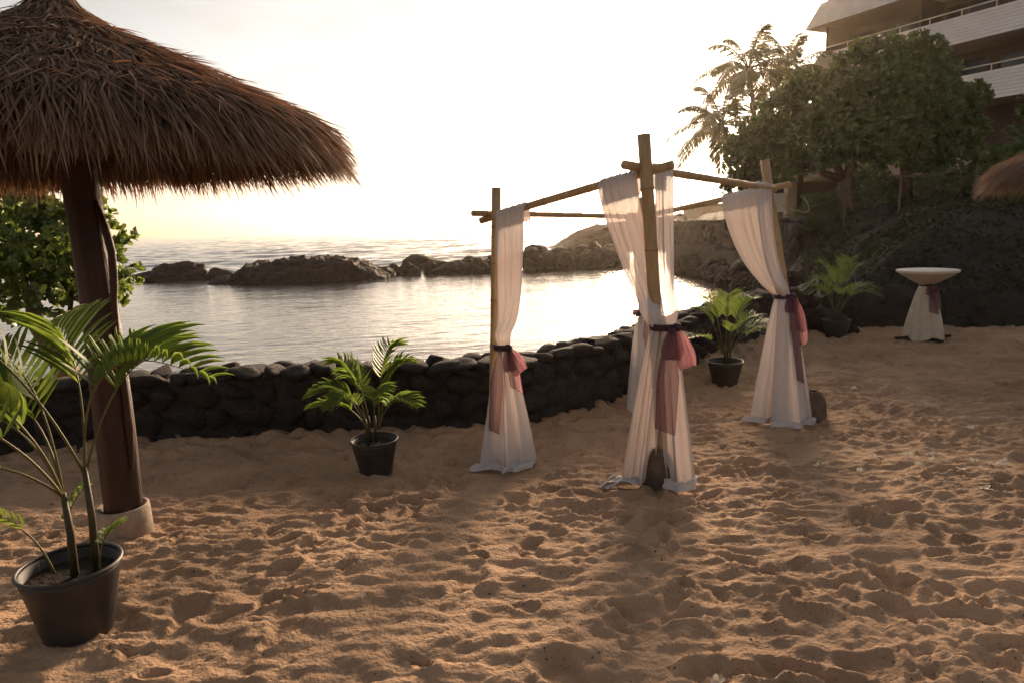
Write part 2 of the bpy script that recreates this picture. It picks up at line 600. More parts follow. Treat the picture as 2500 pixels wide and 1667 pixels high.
    g = link('lava_grit', np_mesh('lava_grit', V.reshape(-1, 3), Q), None, M['lava'], False, 'stuff')
    tag(g, 'dark lava grit scattered over the sand', 'grit')
    return o


build_sand()


def build_sea():
    def waves(X, Y, far):
        c, s = math.cos(-0.2), math.sin(-0.2)
        A, B = X * c - Y * s, X * s + Y * c
        wob = pn(X * 0.15, Y * 0.15, 3)
        out_ = sstep(40, 52, Y)
        sw = 0.30 * pn(A * 0.10, B * 0.26 + 0.3 * wob, 34) + 0.17 * (1 - 2 * np.abs(pn(A * 0.2, B * 0.5, 35))) + 0.08 * pn(A * 0.5, B * 1.1, 36)
        Z = out_ * sw
        if not far:
            rip = 0.010 * pn(A * 0.42 + wob, B * 1.15, 31) + 0.013 * pn(A * 1.3, B * 3.0 + wob, 32) + 0.009 * pn(A * 2.8, B * 6.0, 33)
            Z = Z + rip * (1 + 0.6 * out_)
        return Z
    xs = graded([(-60, -16, 0.5, 0.22), (-16, 12, 0.14, 0.14), (12, 30, 0.4, 1)])
    ys = graded([(4, 12, 0.3, 0.085), (12, 40, 0.085, 0.14), (40, 58, 0.15, 0.22)])
    X, Y = np.meshgrid(xs, ys)
    V1 = np.stack([X, Y, waves(X, Y, False) + SEA_Z], -1).reshape(-1, 3)
    Q1 = grid_quads(*X.shape)
    # open sea out to the horizon
    az = np.tan(np.linspace(rad(-72), rad(72), 380))
    dist = graded([(57.5, 120, 0.35, 0.8), (120, 400, 0.8, 4), (400, 1500, 5, 60), (1500, 4200, 80, 600)])
    AZ, Y = np.meshgrid(az, dist)
    X = AZ * Y
    Z = waves(X, Y, True) * (1 - 0.9 * sstep(500, 1500, Y))
    V2 = np.stack([X, Y, Z + SEA_Z - 0.01], -1).reshape(-1, 3)
    Q2 = grid_quads(*X.shape) + len(V1)
    # flat remainder round the sides
    V3 = np.array([(-190, 57.6, -1.2), (-60, 57.6, -1.2), (-60, -40, -1.2), (-190, -40, -1.2), (30, 58, -1.2), (190, 58, -1.2), (190, -40, -1.2), (30, -40, -1.2)], float)
    Q3 = np.array([(0, 3, 2, 1), (4, 7, 6, 5)]) + len(V1) + len(V2)
    me = np_mesh('sea', np.concatenate([V1, V2, V3]), np.concatenate([Q1, Q2, Q3]))
    o = link('sea', me, None, M['water'], True, 'structure')
    o['label'] = 'pale rippled sea and lagoon reflecting the bright sky'


build_sea()


# ------------------------------------------------------------------ rocks
def rock_mesh(name, sub=2, rough=0.35, seed=0, freq=1.3, flat=0.0):
    bm = bmesh.new()
    bmesh.ops.create_icosphere(bm, subdivisions=sub, radius=1.0)
    off = Vector((seed * 3.7, seed * 1.9, seed * 5.3))
    for v in bm.verts:
        d = v.co.normalized()
        n = mnoise.noise(d * freq + off) * rough + mnoise.noise(d * freq * 2.6 + off) * rough * 0.5 + mnoise.noise(d * freq * 6 + off) * rough * 0.22
        cell = mnoise.voronoi(d * freq * 1.6 + off)[0][0]
        v.co = d * (1 + n - 0.25 * rough * cell)
        if flat and v.co.z < -flat:
            v.co.z = -flat
    me = bpy.data.meshes.new(name)
    bm.to_mesh(me)
    bm.free()
    me.polygons.foreach_set('use_smooth', np.ones(len(me.polygons), dtype=bool))
    return me


def cut_stone(name, sub, seed, ncut=11, rough=0.06):
    rx = np.random.default_rng(900 + seed)
    bm = bmesh.new()
    bmesh.ops.create_icosphere(bm, subdivisions=sub, radius=1.0)
    pn_ = rx.normal(size=(ncut, 3))
    pn_ /= np.linalg.norm(pn_, axis=1, keepdims=True)
    ph_ = rx.uniform(0.62, 0.95, ncut)
    off = Vector((seed * 3.1, seed * 7.7, 1.3))
    for v in bm.verts:
        d = np.array(v.co.normalized())
        k = pn_ @ d
        r = min(1.12, np.min(np.where(k > 0.05, ph_ / np.maximum(k, 0.05), 9)))
        dv = Vector(d)
        r *= 1 + rough * (mnoise.noise(dv * 3 + off) + 0.6 * mnoise.noise(dv * 8 + off))
        v.co = dv * r
    me = bpy.data.meshes.new(name)
    bm.to_mesh(me)
    bm.free()
    me.polygons.foreach_set('use_smooth', np.ones(len(me.polygons), dtype=bool))
    return me


STONES = []
for i in range(8):
    me = cut_stone('stone', 3, i)
    me.materials.append(M['lava'])
    STONES.append(me)
BOULD = []
for i in range(8):
    me = cut_stone('boulder', 3, 30 + i, 9, 0.14)
    me.materials.append(M['searock'])
    BOULD.append(me)


def resample(pts, step):
    P = [Vector((a, b, 0)) for a, b in pts]
    out = []
    carry = 0.0
    for a, b in zip(P[:-1], P[1:]):
        L = (b - a).length
        d = (b - a) / L
        s = carry
        while s < L:
            out.append((a + d * s, d))
            s += step
        carry = s - L
    return out


def stone_wall(name, label, path, zb, zt, thick, step, rows, seed, top=True):
    """rubble wall: mortar core plus single stones; land side is to the right of the path"""
    rg = random.Random(seed)
    root = empty(name, (path[0][0], path[0][1], zb(path[0][0], path[0][1])))
    o0 = root.location
    tag(root, label, 'stone wall')
    fine = resample(path, 0.25)
    V, Q = [], []
    for k, (pt, d) in enumerate(fine):
        n = Vector((-d.y, d.x, 0))
        zt_ = zt(pt.x, pt.y) - 0.07
        zb_ = zb(pt.x, pt.y) - 0.5
        a = pt + n * 0.07
        b = pt + n * (thick - 0.07)
        V += [Vector((a.x, a.y, zb_)) - o0, Vector((a.x, a.y, zt_)) - o0, Vector((b.x, b.y, zt_)) - o0, Vector((b.x, b.y, zb_)) - o0]
    for k in range(len(fine) - 1):
        for i in range(3):
            Q.append((4 * k + i, 4 * k + i + 1, 4 * k + 5 + i, 4 * k + 4 + i))
    me = bpy.data.meshes.new('mortar_core')
    me.from_pydata([tuple(v) for v in V], [], Q)
    link('mortar_core', me, root, M['mortar'])

    def stone(p, d, sx, sy, sz):
        o = link('stone', STONES[rg.randrange(8)], root)
        o.location = p - o0
        o.scale = (sx, sy, sz)
        o.rotation_euler = (rg.uniform(-0.25, 0.25), rg.uniform(-0.25, 0.25), math.atan2(d.y, d.x) + rg.uniform(-0.25, 0.25))
    for r in range(rows):
        for (pt, d) in resample(path, step):
            n = Vector((-d.y, d.x, 0))
            z0, z1 = zb(pt.x, pt.y), zt(pt.x, pt.y)
            hgt = (z1 - z0 - 0.08) / rows
            p = pt + d * (rg.uniform(-0.05, 0.05) + (r % 2) * step * 0.5) + n * rg.uniform(0.09, 0.14)
            p.z = z0 + hgt * (r + 0.5) + rg.uniform(-0.02, 0.02)
            stone(p, d, step * rg.uniform(0.5, 0.75), 0.15, hgt * rg.uniform(0.5, 0.72))
    if top:
        for q in (0.16, 0.62):
            for (pt, d) in resample(path, step * 0.74):
                n = Vector((-d.y, d.x, 0))
                p = pt + d * rg.uniform(-0.06, 0.06) + n * (thick * q + rg.uniform(-0.03, 0.05))
                p.z = zt(pt.x, pt.y) - 0.04 + rg.uniform(-0.015, 0.03)
                stone(p, d, step * rg.uniform(0.36, 0.62), thick * rg.uniform(0.24, 0.36), rg.uniform(0.05, 0.075))
    return root


stone_wall('stone_wall', 'low dark lava stone wall curving between the sand and the lagoon', WALL[1:], lambda x, y: g0(x, y) - 0.05,
           lambda x, y: 0.55 + 0.02 * math.sin(x * 2.1), 0.46, 0.29, 3, 3)

# big outcrops of the breakwater
def outcrop(name, label, loc, scale, seed, sub=5, rough=0.36, freq=1.7, rz=0.0):
    me = rock_mesh(name, sub, rough, seed, freq)
    o = link(name, me, None, M['searock'])
    o.location = loc
    o.scale = scale
    o.rotation_euler = (0, 0, rz)
    return tag(o, label, 'rock')


outcrop('rock_outcrop', 'rounded black lava rock standing alone in the lagoon beside the leafy shrub', (-19.6, 40.2, -0.95), (1.95, 1.5, 1.15), 41)


def ridge_rock(name, label, x0, x1, y, prof, dep, seed, freq=0.7, mat_='searock', amp=0.3, nx=170, ny=60):
    """a lumpy rock mass: height profile along x, rounded in y"""
    xs = np.linspace(x0, x1, nx)
    vs = np.linspace(-1, 1, ny)
    X, Vv = np.meshgrid(xs, vs)
    h = np.interp(X, [q[0] for q in prof], [q[1] for q in prof])
    n = pn(X * freq, Vv * dep * freq, seed) + 0.6 * pn(X * freq * 2.3, Vv * dep * freq * 2.3, seed + 1) + 0.5 * pn(X * freq * 5.5, Vv * dep * freq * 5.5, seed + 2) + 0.32 * pn(X * freq * 11, Vv * dep * freq * 11, seed + 3)
    ridge = 1 - 2 * np.abs(pn(X * freq * 1.5, Vv * dep * freq * 1.5, seed + 5))
    edge = np.clip(1 - np.abs(Vv) ** 3.2, 0, 1) ** 0.45
    Z = SEA_Z - 0.25 + (h - SEA_Z + 0.25) * edge * (1 + amp * 0.9 * n + amp * 0.35 * (ridge - 0.5)) 
    Yy = y + Vv * dep + 0.5 * pn(X * 0.5, Vv * 2, seed + 7)
    Xx = X + 0.25 * pn(X * 1.3, Vv * 3, seed + 8)
    Z[0, :] = SEA_Z - 0.5
    Z[-1, :] = SEA_Z - 0.5
    Z[:, 0] = SEA_Z - 0.5
    Z[:, -1] = SEA_Z - 0.5
    cx, cy = (x0 + x1) / 2, y
    V = np.stack([Xx - cx, Yy - cy, Z - SEA_Z], -1).reshape(-1, 3)
    me = np_mesh(name, V, grid_quads(ny, nx))
    o = link(name, me, None, M[mat_], True)
    o.location = (cx, cy, SEA_Z)
    return tag(o, label, 'rock')


ridge_rock('rock_outcrop', 'long hump-backed black lava outcrop in the middle of the lagoon mouth', -16.2, -6.4, 37.2,
           [(-16.2, -0.85), (-15.4, -0.5), (-14.6, -0.4), (-14.0, 0.05), (-12, 0.2), (-9.5, 0.32), (-8.3, 0.15), (-7.4, -0.25), (-6.4, -0.6)], 2.1, 3)

rg = random.Random(77)
nb = 0
for k in range(70):
    u = rg.random()
    x = -7.2 + u * 13.6
    y = 38.0 + 2.6 * u + rg.uniform(-0.9, 0.9)
    top = np.interp(x, [-7.2, -4, -1.7, 1, 3.8, 6.4], [-0.2, -0.25, -0.05, 0.25, 0.42, 0.4])
    s = rg.uniform(0.3, 0.58) * (0.85 + 0.7 * u)
    front = (38.0 + 2.6 * u) - y
    z = SEA_Z + 0.1 + max(0.0, (top - SEA_Z - s * 0.9)) * (rg.uniform(0.45, 1.0) if front < 0.3 else rg.uniform(0.1, 0.45))
    o = link('boulder', BOULD[rg.randrange(8)])
    o.location = (x, y, z)
    o.scale = (s * rg.uniform(0.9, 1.4), s * rg.uniform(0.8, 1.2), s * rg.uniform(0.75, 1.05))
    o.rotation_euler = (rg.uniform(-0.4, 0.4), rg.uniform(-0.4, 0.4), rg.uniform(0, 6.28))
    tag(o, 'dark lava boulder in the breakwater row between the long outcrop and the headland', 'boulder', 'boulders of the breakwater')
for (x, y, s, lab) in [(-21.9, 41, 0.55, 'small low rock at the left foot of the lone lagoon rock'), (-16.9, 40, 0.75, 'low black rock between the lone rock and the long outcrop'),
                       (-5.6, 45, 0.9, 'low rock awash in the open sea behind the breakwater boulders')]:
    o = link('boulder', BOULD[rg.randrange(8)])
    o.location = (x, y, SEA_Z + 0.05)
    o.scale = (s * 1.7, s * 0.9, s * 0.8)
    tag(o, lab, 'boulder')

ridge_rock('rocky_headland', 'sunlit brown rocky headland running out to sea behind the breakwater', 3.4, 26, 64,
           [(3.4, -0.8), (4.6, -0.3), (6.2, 0.7), (8, 1.25), (11, 1.5), (15, 1.95), (20, 2.2), (26, 2.6)], 7.0, 15, freq=0.35, mat_='headland', amp=0.16, nx=200, ny=70)

# flat roofed hut on the headland
mb = MB()
mb.box((0, 0, 0.55), (2.6, 1.8, 0.55))
root = empty('headland_hut', (18.2, 60.0, 1.7))
mb.build('wall', M['cream'], root)
mb = MB()
mb.box((0, 0, 1.16), (2.8, 2.0, 0.06))
mb.build('roof', M['slab'], root)
mb = MB()
mb.tube([(-1.8, 0, 1.2), (-1.8, 0, 3.2)], 0.035, 6)
mb.build('mast', M['metal'], root)
tag(root, 'low flat roofed hut on the glowing headland under the sun', 'hut')

# ------------------------------------------------------------------ the bank and terrace on the right
LAND = [(30, 9.5), (16, 10.7), (8.6, 11.35), (6.6, 11.75), (5.1, 11.7), (5.7, 13.0), (7.3, 17), (8.3, 23), (8.7, 29), (8.6, 35), (9.5, 42), (12, 52), (20, 66), (60, 90)]


def inside_land(X, Y):
    poly = LAND + [(90, 90), (90, 9.5)]
    r = np.zeros(X.shape, bool)
    for (ax, ay), (bx, by) in zip(poly, poly[1:] + poly[:1]):
        c = ((ay > Y) != (by > Y))
        with np.errstate(divide='ignore', invalid='ignore'):
            xx = (bx - ax) * (Y - ay) / (by - ay + 1e-12) + ax
        r ^= c & (X < xx)
    return r


def land_z(X, Y):
    X = np.asarray(X, float)
    Y = np.asarray(Y, float)
    d = seg_dist(X, Y, LAND)
    ins = inside_land(X, Y)
    ter = 1.62 + 0.10 * np.clip(X - 9, 0, 8) * (Y < 24) + 0.07 * np.clip(X - 9, 0, 30) * (Y >= 24)
    k = np.clip(d, 0, 100)
    z = np.interp(k, [0, 0.25, 0.5, 2.4, 2.9, 100], [0, 0.52, 0.56, 0.95, 1.0, 1.0])
    Z = -1.0 + (ter + 1.0) * z
    Z = np.where(ins, Z, -1.4)
    return Z


xs = graded([(4.4, 16, 0.12, 0.16), (16, 60, 0.3, 3)])
ys = graded([(9.0, 36, 0.11, 0.2), (36, 90, 0.4, 3)])
X, Y = np.meshgrid(xs, ys)
Z = land_z(X, Y)
Z = Z + np.where(Z > -1.2, 0.22 * pn(X * 0.8, Y * 0.8, 51) + 0.16 * pn(X * 2.1, Y * 2.1, 52) + 0.08 * pn(X * 5, Y * 5, 53), 0)
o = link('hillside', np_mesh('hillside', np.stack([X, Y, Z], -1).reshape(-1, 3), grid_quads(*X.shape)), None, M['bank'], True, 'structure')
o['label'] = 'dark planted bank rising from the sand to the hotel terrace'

# added slope, out of view behind the camera, blocking low back-sky light
gx_ = np.linspace(-34, 34, 120)
gy_ = np.linspace(-16, -3.4, 60)
X, Y = np.meshgrid(gx_, gy_)
Z = -0.3 + 4.2 * sstep(-3.6, -10, Y) + 0.3 * pn(X * 0.4, Y * 0.4, 71) + 0.12 * pn(X * 1.4, Y * 1.4, 72)
o = link('sky_block_slope', np_mesh('sky_block_slope', np.stack([X, Y, Z], -1).reshape(-1, 3), grid_quads(*X.shape)), None, M['bank'], True, 'structure')
o['label'] = 'unseen dark slope added behind the camera to block back-sky light'

# creepers on the bank
N = 26000
bx = RNG.uniform(5.2, 16, N)
by = RNG.uniform(11.2, 26, N)
bz = land_z(bx, by)
keep = (bz > -0.3) & (pn(bx * 0.7, by * 0.7, 61) + 0.25 * RNG.normal(size=N) > -0.12) & ((by < 17) | (RNG.uniform(size=N) < 0.5))
bx, by, bz = bx[keep], by[keep], bz[keep]
bz = bz + 0.22 * pn(bx * 0.8, by * 0.8, 51) + 0.16 * pn(bx * 2.1, by * 2.1, 52)
N = len(bx)
base = np.stack([bx, by, bz + RNG.uniform(0, 0.16, N)], -1)
dirs = RNG.normal(size=(N, 3)) + np.array([-0.2, -0.8, 0.5])
nr = RNG.normal(size=(N, 3)) * 0.6 + np.array([0, -0.6, 0.8])
V, Q, T = strips(base, dirs, nr, RNG.uniform(0.06, 0.14, N), RNG.uniform(0.02, 0.045, N), [(0, 0.15, 0), (0.45, 1, 0.06), (1, 0.1, -0.05)], RNG.uniform(0, 1, N) ** 2)
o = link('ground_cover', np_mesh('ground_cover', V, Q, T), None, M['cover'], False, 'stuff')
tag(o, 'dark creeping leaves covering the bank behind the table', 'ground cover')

# boulders along the lagoon foot of the bank
rg = random.Random(5)
edge = resample(LAND[4:10], 0.62)
for (pt, d) in edge:
    s = rg.uniform(0.3, 0.62)
    o = link('boulder', BOULD[rg.randrange(8)])
    o.location = (pt.x + rg.uniform(-0.1, 0.35), pt.y, SEA_Z + 0.1 + rg.uniform(0, 0.5))
    o.scale = (s * rg.uniform(0.9, 1.3), s * rg.uniform(0.9, 1.3), s)
    o.rotation_euler = (rg.uniform(-0.4, 0.4), rg.uniform(-0.4, 0.4), rg.uniform(0, 6.28))
    tag(o, 'dark boulder at the waterline under the planted bank', 'boulder', 'boulders at the foot of the bank')

# old terrace wall above the lagoon
stone_wall('terrace_wall', 'tall stone retaining wall above the lagoon under the tree', [(9.3, 40), (9.25, 34), (9.3, 29), (9.0, 23.4), (8.5, 20.6)],
           lambda x, y: -0.2, lambda x, y: 1.66, 0.4, 0.62, 4, 9, top=True)

# ------------------------------------------------------------------ hotel
A = Vector((17.58, 42.09, 0))
B = Vector((27.2, 22.7, 0))
du = (B - A).normalized()
dn = Vector((-du.y, du.x, 0))      # into the building
if dn.x < 0:
    dn = -dn
LEN = (B - A).length
UPV = Vector((0, 0, 1))
hotel = empty('hotel_building', (A.x, A.y, 1.6))
tag(hotel, 'hotel block with stepped white clapboard balconies behind the big tree', 'building')
HO = hotel.location
DEPTH = 14.0


def HP(u, n, z):
    return A + du * u + dn * n + UPV * z - Vector((HO.x, HO.y, HO.z))


mb = MB()
mb.hexa([HP(0.6, 2.6, 1.2), HP(LEN, 2.6, 1.2), HP(LEN, DEPTH, 1.2), HP(0.6, DEPTH, 1.2)],
        [HP(0.6, 2.6, 17.5), HP(LEN, 2.6, 17.5), HP(LEN, DEPTH, 17.5), HP(0.6, DEPTH, 17.5)])
mb.build('wall', M['hotelwall'], hotel)
board_h, slope = 0.17, 0.42
for z0 in (6.74, 9.53, 12.33, 15.12):
    mb = MB()
    mb.hexa([HP(-0.02, 0.04, z0), HP(LEN, 0.04, z0), HP(LEN, DEPTH, z0), HP(-0.02, DEPTH, z0)],
            [HP(0.03, 0.10, z0 + 0.16), HP(LEN, 0.10, z0 + 0.16), HP(LEN, DEPTH, z0 + 0.16), HP(0.03, DEPTH, z0 + 0.16)])
    mb.build('balcony_slab', M['slab'], hotel)
    mb = MB()
    mb.hexa([HP(0.1, 0.1, z0 + 0.17), HP(LEN, 0.1, z0 + 0.17), HP(LEN, 0.2, z0 + 0.17), HP(0.1, 0.2, z0 + 0.17)],
            [HP(0.1 + 1.25 * slope, 0.1 + 1.25 * slope, z0 + 1.36), HP(LEN, 0.1 + 1.25 * slope, z0 + 1.36), HP(LEN, 0.2 + 1.25 * slope, z0 + 1.36), HP(0.1 + 1.25 * slope, 0.2 + 1.25 * slope, z0 + 1.36)])
    par = mb.build('parapet', M['darkwood'], hotel)
    nbd = 8
    for b in range(nbd):
        za, zb_ = 0.0 + b * 0.172, 0.0 + b * 0.172 + 0.160
        oa, ob = za * slope, zb_ * slope
        for s0 in range(3):
            ua, ub = s0 * LEN / 3 + 0.012, (s0 + 1) * LEN / 3 - 0.012
            e0 = oa if s0 == 0 else 0
            e1 = ob if s0 == 0 else 0
            mb = MB()
            mb.hexa([HP(ua + e0, oa, z0 + za), HP(ub, oa, z0 + za), HP(ub, oa + 0.12, z0 + za), HP(ua + e0, oa + 0.12, z0 + za)],
                    [HP(ua + e1, ob + 0.02, z0 + zb_), HP(ub, ob + 0.02, z0 + zb_), HP(ub, ob + 0.12, z0 + zb_), HP(ua + e1, ob + 0.12, z0 + zb_)])
            mb.build('board', M['siding'], par)
    # end face boards
    for b in range(nbd):
        za, zb_ = b * 0.172, b * 0.172 + 0.160
        oa, ob = za * slope, zb_ * slope
        mb = MB()
        mb.hexa([HP(oa, oa + 0.13, z0 + za), HP(oa + 0.12, oa + 0.13, z0 + za), HP(oa + 0.12, 6, z0 + za), HP(oa, 6, z0 + za)],
                [HP(ob + 0.02, ob + 0.13, z0 + zb_), HP(ob + 0.12, ob + 0.13, z0 + zb_), HP(ob + 0.12, 6, z0 + zb_), HP(ob + 0.02, 6, z0 + zb_)])
        mb.build('board', M['siding'], par)
    zr = z0 + 1.68
    orr = 0.1 + 1.25 * slope + 0.1
    mb = MB()
    mb.tube([HP(0.7, orr, zr), HP(LEN, orr, zr)], 0.035, 6)
    rail = mb.build('handrail', M['rail'], hotel)
    u = 0.8
    while u < LEN:
        mb = MB()
        mb.tube([HP(u, orr, z0 + 1.3), HP(u, orr, zr)], 0.03, 6)
        mb.build('rail_post', M['rail'], rail)
        u += 1.55
    # rooms behind the balcony
    u = 1.2
    k = 0
    while u < LEN - 1:
        mb = MB()
        mb.box(HP(u + 1.1, 2.58, z0 + 1.3), (1.05, 0.02, 1.12), (du, dn, UPV))
        win = mb.build('window', M['glass'], hotel)
        mb = MB()
        for q in (-1.1, 0, 1.1):
            mb.box(HP(u + 1.1 + q, 2.55, z0 + 1.3), (0.03, 0.03, 1.15), (du, dn, UPV))
        mb.build('frame', M['darkwood'], win)
        if k % 2 == 0:
            mb = MB()
            mb.box(HP(u - 0.35, 1.75, z0 + 1.5), (0.09, 0.85, 1.33), (du, dn, UPV))
            mb.build('fin_wall', M['hotelwall'], hotel)
        u += 2.75
        k += 1

# ------------------------------------------------------------------ lanai pavilion under the tree
pav = empty('pavilion', (10.9, 27.0, 1.7))
tag(pav, 'low cream lanai pavilion with deep fascia beneath the big tree', 'pavilion')
mb = MB()
mb.box((3.6, 2.2, 1.78), (3.7, 2.4, 0.30))
mb.build('fascia', M['cream'], pav)
mb = MB()
mb.box((3.6, 2.2, 2.16), (3.95, 2.6, 0.07))
mb.build('roof', M['slab'], pav)
for (cx, cy) in ((0.25, 0.1), (3.6, 0.1), (7.0, 0.1), (0.25, 4.3), (7.0, 4.3)):
    mb = MB()
    mb.box((cx, cy, 0.7), (0.14, 0.14, 0.78))
    mb.build('column', M['darkwood'], pav)
mb = MB()
mb.box((3.6, 4.5, 0.7), (3.6, 0.08, 0.78))
mb.build('back_wall', M['hotelwall'], pav)
for (lx, ly) in ((3.4, 0.6), (0.9, 1.6)):
    mb = MB()
    mb.lathe([(0.0, -0.07), (0.14, -0.06), (0.17, 0.0), (0.15, 0.05), (0.0, 0.06)], (lx, ly, 1.38), 14)
    mb.build('ceiling_lamp', M['lampglow'], pav, True)

# white gate pillar with timber post
root = empty('gate_pillar', (9.75, 24.0, 1.6))
mb = MB()
mb.box((0, 0, 0.62), (0.16, 0.16, 0.66))
mb.build('pillar', M['cream'], root)
mb = MB()
mb.box((-0.34, 0.05, 0.62), (0.18, 0.05, 0.32))
mb.build('sign_board', M['tablewhite'], root)
mb = MB()
mb.box((0.3, 0, 0.75), (0.09, 0.1, 0.85))
mb.build('timber_post', M['darkwood'], root)
tag(root, 'cream gate pillar with pale board and dark timber post at the terrace edge', 'pillar')

# wire fence along the terrace edge
fence = empty('wire_fence', (9.3, 25.0, 1.6))
tag(fence, 'thin chain link fence along the terrace edge under the tree', 'fence')
fp = [Vector((9.5, 24.4)), Vector((9.7, 22.6)), Vector((10.0, 20.6)), Vector((10.5, 18.6)), Vector((11.3, 16.8))]
fpz = [float(land_z(np.array([q.x]), np.array([q.y]))[0]) for q in fp]
for q, z in zip(fp, fpz):
    mb = MB()
    mb.tube([(q.x - 9.3, q.y - 25, z - 1.75), (q.x - 9.3, q.y - 25, z - 0.62)], 0.03, 7)
    mb.build('fence_post', M['wire'], fence)
mb = MB()
pts = []
for i in range(len(fp) - 1):
    for s in range(5):
        f = s / 5
        pts.append((fp[i].x * (1 - f) + fp[i + 1].x * f - 9.3, fp[i].y * (1 - f) + fp[i + 1].y * f - 25, fpz[i] * (1 - f) + fpz[i + 1] * f - 0.66 - 0.05 * math.sin(math.pi * f)))
mb.tube(pts, 0.018, 5)
mb.build('top_rail', M['wire'], fence)
mb = MB()
for i in range(len(fp) - 1):
    a, b = fp[i], fp[i + 1]
    L = (b - a).length
    n = int(L / 0.09)
    for s in range(-10, n):
        for sg in (0, 1):
            f0, f1 = s / n, (s + 10) / n
            if f0 < 0 or f1 > 1:
                continue
            if sg:
                f0, f1 = f1, f0
            za, zb_ = fpz[i] - 1.55, fpz[i] - 0.68
            p0 = a.lerp(b, f0)
            p1 = a.lerp(b, f1)
            mb.tube([(p0.x - 9.3, p0.y - 25, za), (p1.x - 9.3, p1.y - 25, zb_)], 0.004, 3, False)
mb.build('mesh_wire', M['wire'], fence, kind='stuff')


# ------------------------------------------------------------------ foliage builders
def rosettes(centers, outward, nleaf, L, W, rng, prof, spread=0.75, tone_c=None):
    """leaf whorls: each centre gets nleaf leaves fanned round the outward direction"""
    n = len(centers)
    o = outward / (np.linalg.norm(outward, axis=1, keepdims=True) + 1e-9)
    a = np.cross(o, rng.normal(size=(n, 3)))
    a /= np.linalg.norm(a, axis=1, keepdims=True) + 1e-9
    b = np.cross(o, a)
    th = rng.uniform(0, 2 * math.pi, (n, nleaf))
    sp = rng.uniform(0.4, 1.25, (n, nleaf)) * spread
    d = o[:, None, :] * np.cos(sp)[..., None] + (a[:, None, :] * np.cos(th)[..., None] + b[:, None, :] * np.sin(th)[..., None]) * np.sin(sp)[..., None]
    base = np.repeat(centers, nleaf, 0) + rng.normal(size=(n * nleaf, 3)) * 0.012
    nr = np.repeat(o, nleaf, 0) + 0.25 * rng.normal(size=(n * nleaf, 3))
    LL = rng.uniform(L[0], L[1], n * nleaf)
    tone = rng.uniform(0, 1, n * nleaf) * 0.6 + (np.repeat(tone_c, nleaf) * 0.4 if tone_c is not None else 0.2)
    return strips(base, d.reshape(-1, 3), nr, LL, LL * W, prof, tone)


def crown(lobes, n, rng, shell=0.55):
    """points inside a set of overlapping ellipsoids, crowded towards the outside"""
    w_ = np.array([l[3] * l[4] for l in lobes])
    idx = rng.choice(len(lobes), n, p=w_ / w_.sum())
    c = np.array([l[:3] for l in lobes])[idx]
    r = np.array([l[3:6] for l in lobes])[idx]
    d = rng.normal(size=(n, 3))
    d /= np.linalg.norm(d, axis=1, keepdims=True)
    rr = shell + (1.06 - shell) * rng.uniform(0, 1, n) ** 0.6
    bumps = 1 + 0.16 * np.sin(d[:, 0] * 7 + idx) * np.sin(d[:, 1] * 6 + 2 * idx) + 0.12 * np.sin(d[:, 2] * 11 + idx * 3)
    p_ = c + d * r * (rr * bumps)[:, None]
    # drop what lies deep inside another lobe
    keep_ = np.ones(n, bool)
    for l in lobes:
        q = np.linalg.norm((p_ - np.array(l[:3])) / np.array(l[3:6]), axis=1)
        keep_ &= ~((q < shell * 0.85))
    return p_[keep_], (d + np.array([0, 0, 0.35]))[keep_], idx[keep_]


LEAFP = [(0, 0.18, 0), (0.4, 0.75, 0.05), (0.75, 1.0, 0.05), (1.0, 0.25, -0.02)]

# the big tree on the terrace
rng = np.random.default_rng(31)
TB = np.array([10.9, 22.0, 1.6])
K = 1 / 69.0


def lobe(px, py, r, dy=0.0, rz=1.0):
    # crown lobes, read as metres right of x=6.65 and up from the eye line
    return (6.65 + (px - 1650) * 0.955 * K, 22.0 + dy, 1.8 + (492 - 0.03 * (px - 1650) - py - 28 * (py < 330)) * K, r * K * 0.90, r * K * 1.0, r * K * 0.86 * rz)


lobes = [lobe(1712, 375, 55, -0.3), lobe(1690, 425, 32, 0), lobe(1745, 310, 62, 0.2), lobe(1800, 245, 62, 0.4), lobe(1830, 310, 72, -0.5), lobe(1880, 195, 62, 0.8),
         lobe(1900, 260, 80, -0.6), lobe(1960, 150, 52, 0.4), lobe(2010, 140, 58, -0.1), lobe(2075, 140, 58, 0.2), lobe(2130, 165, 62, 0.4), lobe(1985, 220, 85, -0.9),
         lobe(2080, 235, 85, -0.8), lobe(2170, 230, 62, 0.1), lobe(2195, 280, 45, -0.2), lobe(1960, 298, 66, -0.8), lobe(2060, 300, 68, -0.6), lobe(2150, 300, 62, -0.2), lobe(1770, 392, 45, -0.4), lobe(2195, 335, 42, 0.2), lobe(1880, 350, 48, -0.6), lobe(1985, 358, 42, -0.7), lobe(2090, 362, 42, -0.5)]
rl = random.Random(17)
small = []
for l in lobes:
    for q in range(2):
        a_, b_ = rl.uniform(0, 6.28), rl.uniform(-0.6, 1.2)
        small.append((l[0] + l[3] * 0.95 * math.cos(a_) * math.cos(b_), l[1] + l[4] * 0.9 * math.sin(a_) * math.cos(b_), l[2] + l[5] * 0.95 * math.sin(b_),
                      l[3] * rl.uniform(0.28, 0.45), l[4] * rl.uniform(0.3, 0.45), l[5] * rl.uniform(0.25, 0.4)))
cp, co, ci = crown([(l[0], l[1], l[2], l[3] * 0.86, l[4] * 0.86, l[5] * 0.84) for l in lobes] + small, 10000, rng, 0.62)
tree = empty('broadleaf_tree', tuple(TB))
tag(tree, 'large spreading broadleaf tree with dense green crown on the terrace', 'tree')
tc_ = np.clip(0.5 + 0.9 * pn(cp[:, 0] * 1.2, cp[:, 2] * 1.2, 3), 0, 1)
V, Q, T = rosettes(cp - TB, co, 8, (0.11, 0.2), 0.24, rng, LEAFP, 0.95, tc_)
